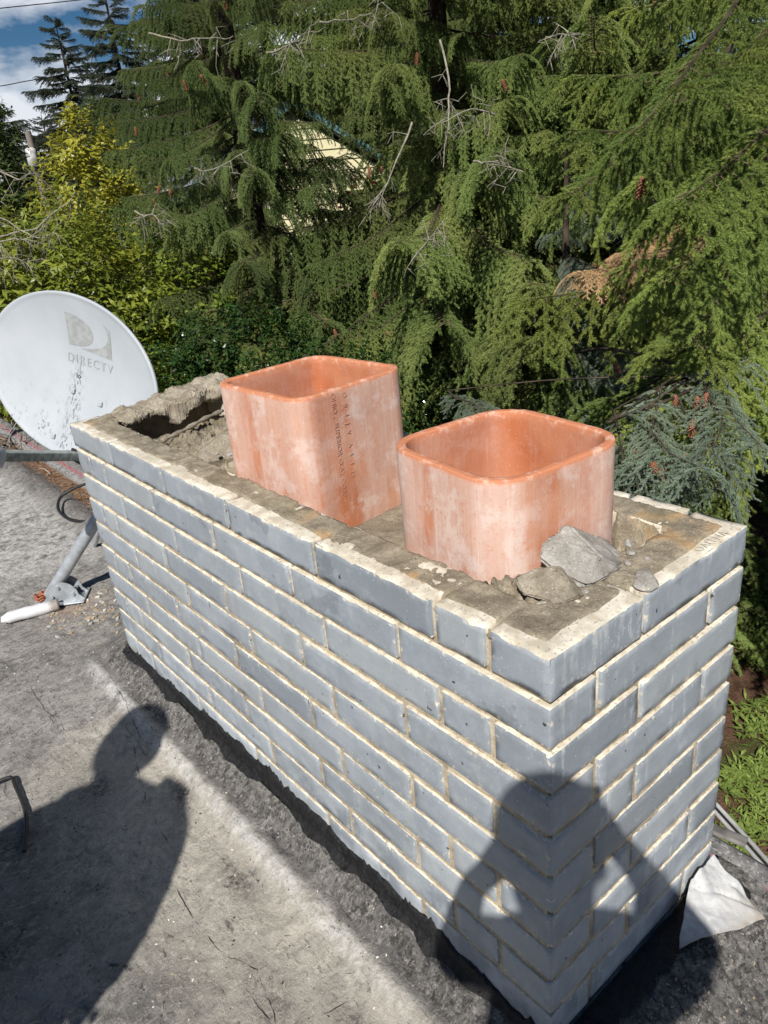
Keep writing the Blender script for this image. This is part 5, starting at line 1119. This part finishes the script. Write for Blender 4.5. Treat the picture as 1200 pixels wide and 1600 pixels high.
for s in (-1, 1):
    A_ = np.array((0, -.10, peak + .06)); B_ = np.array((s * (hw + .4), -.10, eave - .25 + .06)); nrm = np.array((s * .53, 0, .85)) * .10
    V = [A_, B_, B_ + (0, 7, 0), A_ + (0, 7, 0), A_ + nrm, B_ + nrm, B_ + (0, 7, 0) + nrm, A_ + (0, 7, 0) + nrm]; acc.add(V, [(0, 1, 2, 3), (4, 7, 6, 5), (0, 4, 5, 1), (1, 5, 6, 2), (2, 6, 7, 3)])
acc.build('roof', [M['shingle']], house, False)
acc = Acc()
for s in (-1, 1):
    A_ = np.array((0, -.12, peak + .17)); B_ = np.array((s * (hw + .42), -.12, eave - .25 + .17)); dn_ = np.array((0, 0, -.10)); th_ = np.array((0, -.03, 0))
    acc.add([A_, B_, B_ + dn_, A_ + dn_, A_ + th_, B_ + th_, B_ + dn_ + th_, A_ + dn_ + th_], [(0, 1, 2, 3), (4, 7, 6, 5), (0, 4, 5, 1), (3, 2, 6, 7), (1, 5, 6, 2)])
acc.build('rake_trim', [M['teal']], house, False)
M['glass'] = simple('dark_window_glass', (.03, .035, .04), .1, .6); 
for wx, wz, ww, wh in ((-1.2, 1.9, .9, 1.1), (1.9, 1.9, .8, 1.1)):
    V, F = rbox(ww + .16, .05, wh + .16, .006, .4); f_ = mk('window', V + np.array((wx, -.035, wz)), F, [M['white']], house); V, F = rbox(ww, .02, wh, .004, .4); mk('pane', V + np.array((wx, -.062, wz)), F, [M['glass']], f_)
# second house: grey shingle roof seen through the branches
gp = at_d(600, 215, 16.); gh2 = empty('neighbouring_house', (gp.x, gp.y, ZG), 'house with a grey shingled roof farther back, right of the yellow gable', 'house'); gh2.rotation_euler = (0, 0, hang + math.pi / 2)
tz = gp.z - ZG
boxo = rbox(4.2, 4, tz - .6, .01, 2.); mk('wall', boxo[0] + np.array((.7, 2.5, (tz - .5) / 2)), boxo[1], [M['clap']], gh2)
acc = Acc(); rows = 14
for r in range(rows):
    f0, f1 = r / rows, (r + 1) / rows; y0, z0_, y1, z1_ = -.4 + 3 * f0, tz - .6 + 1.3 * f0, -.4 + 3 * f1 + .02, tz - .6 + 1.3 * f1
    acc.add([(-1.6, y0, z0_ + .03), (3, y0, z0_ + .03), (3, y1, z1_), (-1.6, y1, z1_), (-1.6, y0, z0_), (3, y0, z0_)], [(0, 1, 2, 3), (4, 5, 1, 0)])
acc.add([(-1.6, 2.6, tz + .7), (3, 2.6, tz + .7), (3, 5.6, tz - .6), (-1.6, 5.6, tz - .6)], [(0, 1, 2, 3)]); acc.build('roof', [M['shingle']], gh2, False)
# flowering shrub by the house
fp = at_d(570, 320, 9.8)
fl = shrub('flowering_shrub', 'small bush with red flowers in front of the yellow house', (fp.x, fp.y), [(0, 0, fp.z - gh(fp.x, fp.y), .30, .30, .35), (0, 0, fp.z - gh(fp.x, fp.y) - .8, .45, .45, .8)], 2600, .05, .025, M['l_laurel'], 71, stems=8)
acc = Acc(); M['red'] = simple('red_petals', (.55, .03, .05), .6)
rs = np.random.default_rng(3)
for i in range(26):
    d = rs.normal(size=3); d /= np.linalg.norm(d); V, F = rbox(.045, .045, .03, .014, .015); acc.add(V + np.array((0, 0, fp.z - gh(fp.x, fp.y))) + d * .31, F)
tag(acc.build('flowers', [M['red']], fl), kind='stuff')
# ------------------------------------------------------------------ utility pole and wires
pb = at_d(52, 250, 30.); M['pole'] = simple('grey_utility_pole', (.24, .21, .18), .9)
up_ = empty('utility_pole', (pb.x, pb.y, gh(pb.x, pb.y)), 'leaning grey utility pole with a white transformer, beyond the hedge', 'utility pole')
pt = at_d(43, 205, 30.) - up_.location; pp = at_d(57, 258, 30.) - up_.location; d_ = (pt - pp).normalized()
acc = Acc(); tubeacc(acc, [pt - d_ * 6.3, pt - d_ * 3, pt], [.15, .13, .10], 10); acc.build('pole', [M['pole']], up_)
tr_ = at_d(50, 245, 29.7) - up_.location; acc = Acc(); tubeacc(acc, [tr_ - Vector((0, 0, .3)), tr_ - Vector((0, 0, .28)), tr_ + Vector((0, 0, .22)), tr_ + Vector((0, 0, .28))], [.14, .17, .17, .08], 14); acc.build('transformer', [M['white']], up_)
for lb, pts in (('upper overhead wire crossing the sky at the top left corner', [(-60, 20, 24), (0, 13, 24.5), (150, -3, 26), (300, -22, 28)]), ('lower overhead wire sagging behind the pointed fir', [(-60, 141, 26), (0, 134.5, 26.5), (40, 127, 27), (80, 120, 28), (140, 106, 30), (200, 92, 32)])):
    acc = Acc(); tubeacc(acc, smooth_path([at_d(*p) for p in pts], 6), .012, 5); o = acc.build('overhead_wire', [M['black']]); tag(o, lb, 'wire')

# ================================================================== PEOPLE (they stand behind the camera; their shadows fall into view)
print('people')
def skin(name, pts, edges, mat, parent, sub=2, root=0):
    me = bpy.data.meshes.new(name); me.from_pydata([p[:3] for p in pts], edges, []); o = bpy.data.objects.new(name, me); link(o, parent)
    m1 = o.modifiers.new('skin', 'SKIN'); m1.use_smooth_shade = True; m2 = o.modifiers.new('sub', 'SUBSURF'); m2.levels = sub; m2.render_levels = sub
    sv = me.skin_vertices[0].data
    for i, p in enumerate(pts): r = p[3]; sv[i].radius = r if hasattr(r, '__len__') else (r, r)
    sv[root].use_root = True
    me.materials.append(mat); return o
def chain(a): return [(i, i + 1) for i in range(a, 0)]
def person(base, face_az, label, P, colors, lean=(0, 0)):
    """P: joint positions in the person's own frame (x = facing direction, y = left, z = up from feet)"""
    e_ = empty('person', base, label, 'person'); e_.rotation_euler = (0, 0, face_az)
    sk, sh, tr, hr, bt = colors
    pel, chest, neck, head = [Vector(p) for p in (P['pelvis'], P['chest'], P['neck'], P['head'])]
    pts = []; ed_ = []
    def add(p, r, prev=None):
        pts.append((*p, r)); i = len(pts) - 1
        if prev is not None: ed_.append((prev, i))
        return i
    i0 = add(pel, (.15, .11)); i1 = add(pel.lerp(chest, .5), (.135, .10), i0); i2 = add(chest, (.155, .105), i1); i3 = add(chest.lerp(neck, .65), (.10, .07), i2); i4 = add(neck, .055, i3)
    i5 = add(head + Vector((-.005, 0, -.075)), (.068, .075), i4); i6 = add(head, (.077, .092), i5); i7 = add(head + Vector((-.01, 0, .065)), (.066, .080), i6)
    for s in ('l', 'r'):
        S_, E_, W_ = [Vector(P[s + k_]) for k_ in ('sh', 'el', 'wr')]; a_ = add(S_, .058, i2 if False else i3); b_ = add(S_.lerp(E_, .5), .046, a_); c_ = add(E_, .039, b_); d2 = add(E_.lerp(W_, .35), .040, c_); f_ = add(W_, .025, d2); H_ = Vector(P[s + 'ha']); g_ = add(W_.lerp(H_, .55), (.033, .024), f_); add(W_.lerp(H_, 1.05), (.034, .020), g_)
        Hp, K_, A_ = [Vector(P[s + k_]) for k_ in ('hip', 'kn', 'an')]; a_ = add(Hp, .088, i0); b_ = add(Hp.lerp(K_, .5), .074, a_); c_ = add(K_, .056, b_); d2 = add(K_.lerp(A_, .35), .056, c_); f_ = add(A_, .038, d2); add(A_ + Vector((.06, 0, -.045)), (.040, .030), f_); add(A_ + Vector((.15, 0, -.055)), (.040, .022), len(pts) - 1)
    body = skin('body', pts, ed_, sk, e_)
    # fingers
    for s, sg in (('l', 1), ('r', -1)):
        W_, H_ = Vector(P[s + 'wr']), Vector(P[s + 'ha']); ax = (H_ - W_).normalized(); side = Vector(P.get(s + 'side', (0, 1, 0))).normalized(); side = (side - ax * side.dot(ax)).normalized(); pal = ax.cross(side) * P.get(s + 'curl', 1)
        k0 = W_.lerp(H_, .75)
        for q, ln_ in enumerate((.062, .070, .064, .052)):
            b_ = k0 + side * (.030 - .020 * q); p1 = b_ + ax * ln_ * .45; p2 = p1 + (ax * .8 + pal * .5).normalized() * ln_ * .32; p3 = p2 + (ax * .45 + pal * .9).normalized() * ln_ * .26
            skin('finger', [(*b_, .0095), (*p1, .009), (*p2, .0082), (*p3, .007)], [(0, 1), (1, 2), (2, 3)], sk, body, 1)
        tk = P.get('thumb', .7); b_ = W_.lerp(H_, .35) + side * (.030 if tk > .5 else .015); p1 = b_ + (side * tk + ax * .6 + pal * .2).normalized() * .035; p2 = p1 + (ax * .8 + side * .3 * tk + pal * .3).normalized() * .028
        skin('thumb', [(*b_, .012), (*p1, .0105), (*p2, .009)], [(0, 1), (1, 2)], sk, body, 1)
    # face
    hx = head + Vector((0, 0, -.02))
    def blob(nm, c, d, mat, par=e_):
        V, F = rbox(2, 2, 2, .6, .25); V = V / np.linalg.norm(V, axis=1, keepdims=True) * (np.array(d) / 2); o = mk(nm, V + np.array(c), F, [mat], par); return o
    skin('nose', [(*(hx + Vector((.078, 0, .015))), .010), (*(hx + Vector((.095, 0, -.012))), .013)], [(0, 1)], sk, body, 1)
    for sg in (-1, 1):
        blob('eye', hx + Vector((.078, sg * .031, .018)), (.022, .028, .020), M['eye'], body); blob('ear', hx + Vector((-.005, sg * .080, .0)), (.035, .018, .062), sk, body)
    blob('mouth', hx + Vector((.080, 0, -.045)), (.016, .048, .014), M['lip'], body)
    V, F = rbox(2, 2, 2, .6, .16); V = V / np.linalg.norm(V, axis=1, keepdims=True); V = V[:, :] * np.array((.106, .092, .092)) * P.get('hairs', 1.0); keep = (V[:, 2] > .012 - .5 * (V[:, 0] < -.02) * .12); V[:, 2] = np.where(V[:, 2] < -.055, -.055, V[:, 2]); V[:, 0] = np.where((V[:, 2] < .03) & (V[:, 0] > .02), .02, V[:, 0])
    mk('hair', V + np.array(head + Vector((-.014, 0, .034))), F, [hr], e_)
    # clothes: follow the same skeleton, a little wider
    q = []; qe = []
    def ad(p, r, prev=None):
        q.append((*p, r)); i = len(q) - 1
        if prev is not None: qe.append((prev, i))
        return i
    g = P.get('fat', 1.0)
    j0 = ad(pel + Vector((0, 0, -.10)), (.175 * g, .135 * g)); j1 = ad(pel.lerp(chest, .5), (.165 * g, .13 * g), j0); j2 = ad(chest, (.18 * g, .13 * g), j1); j3 = ad(chest.lerp(neck, .64), (.10, .075), j2); ad(neck + Vector((0, 0, -.02)), .064, j3)
    for s in ('l', 'r'):
        S_, E_, W_ = [Vector(P[s + k_]) for k_ in ('sh', 'el', 'wr')]; a0_ = ad(S_.lerp(chest.lerp(neck, .64), .38) + Vector((0, 0, .012)), .068, j3); a_ = ad(S_ + Vector((0, 0, -.03)), .066 * g, a0_); b_ = ad(S_.lerp(E_, .5), .056 * g, a_); c_ = ad(E_, .046 * g, b_); ad(E_.lerp(W_, .85), .034 * g, c_)
    skin('shirt', q, qe, sh, e_)
    q.clear(); qe.clear()
    j0 = ad(pel + Vector((0, 0, -.01)), (.165, .125))
    for s in ('l', 'r'):
        Hp, K_, A_ = [Vector(P[s + k_]) for k_ in ('hip', 'kn', 'an')]; a_ = ad(Hp, .10, j0); b_ = ad(Hp.lerp(K_, .5), .088, a_); c_ = ad(K_, .074, b_); ad(A_ + Vector((0, 0, .03)), .062, c_)
    skin('trousers', q, qe, tr, e_)
    for s in ('l', 'r'):
        A_ = Vector(P[s + 'an']); skin('boot', [(*(A_ + Vector((0, 0, .02))), .052), (*(A_ + Vector((-.01, 0, -.035))), (.050, .045)), (*(A_ + Vector((.08, 0, -.045))), (.048, .038)), (*(A_ + Vector((.17, 0, -.055))), (.042, .028))], [(0, 1), (1, 2), (2, 3)], bt, e_)
    return e_
M['skin'] = simple('skin', (.55, .34, .25), .55, .4, .06); M['eye'] = simple('eye_white', (.7, .7, .68), .2); M['lip'] = simple('lips', (.45, .18, .15), .5)
M['sh1'] = simple('navy_work_shirt', (.04, .05, .09), .9); M['sh2'] = simple('grey_work_jacket', (.12, .12, .13), .9); M['tro'] = simple('dark_work_trousers', (.06, .055, .05), .9); M['hair'] = simple('brown_hair', (.06, .035, .02), .7); M['boot'] = simple('leather_boot', (.14, .08, .04), .6)
colors1 = (M['skin'], M['sh1'], M['tro'], M['hair'], M['boot']); colors2 = (M['skin'], M['sh2'], M['tro'], M['hair'], M['boot'])
sA = Vector((math.cos(SUN_AZ), math.sin(SUN_AZ), 0)); tA = Vector((-sA.y, sA.x, 0))
def st(s, t, z): p = sA * s + tA * t; return Vector((p.x, p.y, z))
def loc_(base, az, p): d = p - base; c, s = math.cos(-az), math.sin(-az); return (c * d.x - s * d.y, s * d.x + c * d.y, d.z)
# photographer
base1 = st(-1.25, -.045, ZR + .01); az1 = SUN_AZ
q = lambda s, t, z: loc_(base1, az1, st(s, t, z))
H = 1.0
P1 = dict(pelvis=q(-1.27, -.045, .12), chest=q(-1.25, -.045, .52), neck=q(-1.22, -.02, .70), head=q(-1.20, .0, .835),
          lsh=q(-1.23, .125, .62), lel=q(-1.04, .180, .37), lwr=q(-.905, .130, .45), lha=q(-.875, .072, .485), rsh=q(-1.23, -.215, .62), rel=q(-1.05, -.265, .46), rwr=q(-.905, -.125, .545), rha=q(-.875, -.060, .58),
          lside=(0, .2, 1), rside=(0, -.2, 1), lcurl=-1, rcurl=1, thumb=.1, lhip=q(-1.27, .05, .06), lkn=q(-1.24, .07, -.37), lan=q(-1.27, .08, ZR + .09), rhip=q(-1.27, -.14, .06), rkn=q(-1.22, -.17, -.37), ran=q(-1.27, -.18, ZR + .09))
person(base1, az1, 'photographer in a dark shirt standing before the chimney corner, arms raised holding a phone', P1, colors1)
ph = empty('phone', CAM + CR @ Vector((.030, -.056, .012)), 'dark phone held up in both hands, aimed at the chimney', 'phone'); ph.rotation_euler = CR.to_euler()
V, F = rbox(.075, .150, .008, .0039, .01); mk('body', V, F, [M['black']], ph); V, F = rbox(.068, .142, .0008, .0003, .05); mk('screen', V + np.array((0, 0, .0045)), F, [M['glass']], ph)
# second person to the left
base2 = st(-1.05, 1.165, ZR + .01)
q2 = lambda s, t, z: loc_(base2, az1, st(s, t, z))
P2 = dict(pelvis=q2(-1.05, 1.10, .10), chest=q2(-1.04, 1.10, .50), neck=q2(-1.03, 1.15, .685), head=q2(-1.00, 1.175, .81),
          lsh=q2(-1.04, 1.30, .53), lel=q2(-1.03, 1.40, .26), lwr=q2(-1.0, 1.38, .0), lha=q2(-.98, 1.37, -.08), rsh=q2(-1.04, .935, .615), rel=q2(-1.05, .885, .34), rwr=q2(-.95, .885, .10), rha=q2(-.92, .89, .02),
          lhip=q2(-1.05, 1.20, .02), lkn=q2(-1.03, 1.22, -.39), lan=q2(-1.06, 1.24, ZR + .09), rhip=q2(-1.05, 1.01, .02), rkn=q2(-1.02, .99, -.39), ran=q2(-1.06, .97, ZR + .09), fat=1.22, hairs=1.16)
person(base2, az1, 'second worker in a grey jacket standing left of the photographer, arms hanging', P2, colors2)
print('scene built', len(bpy.data.objects))
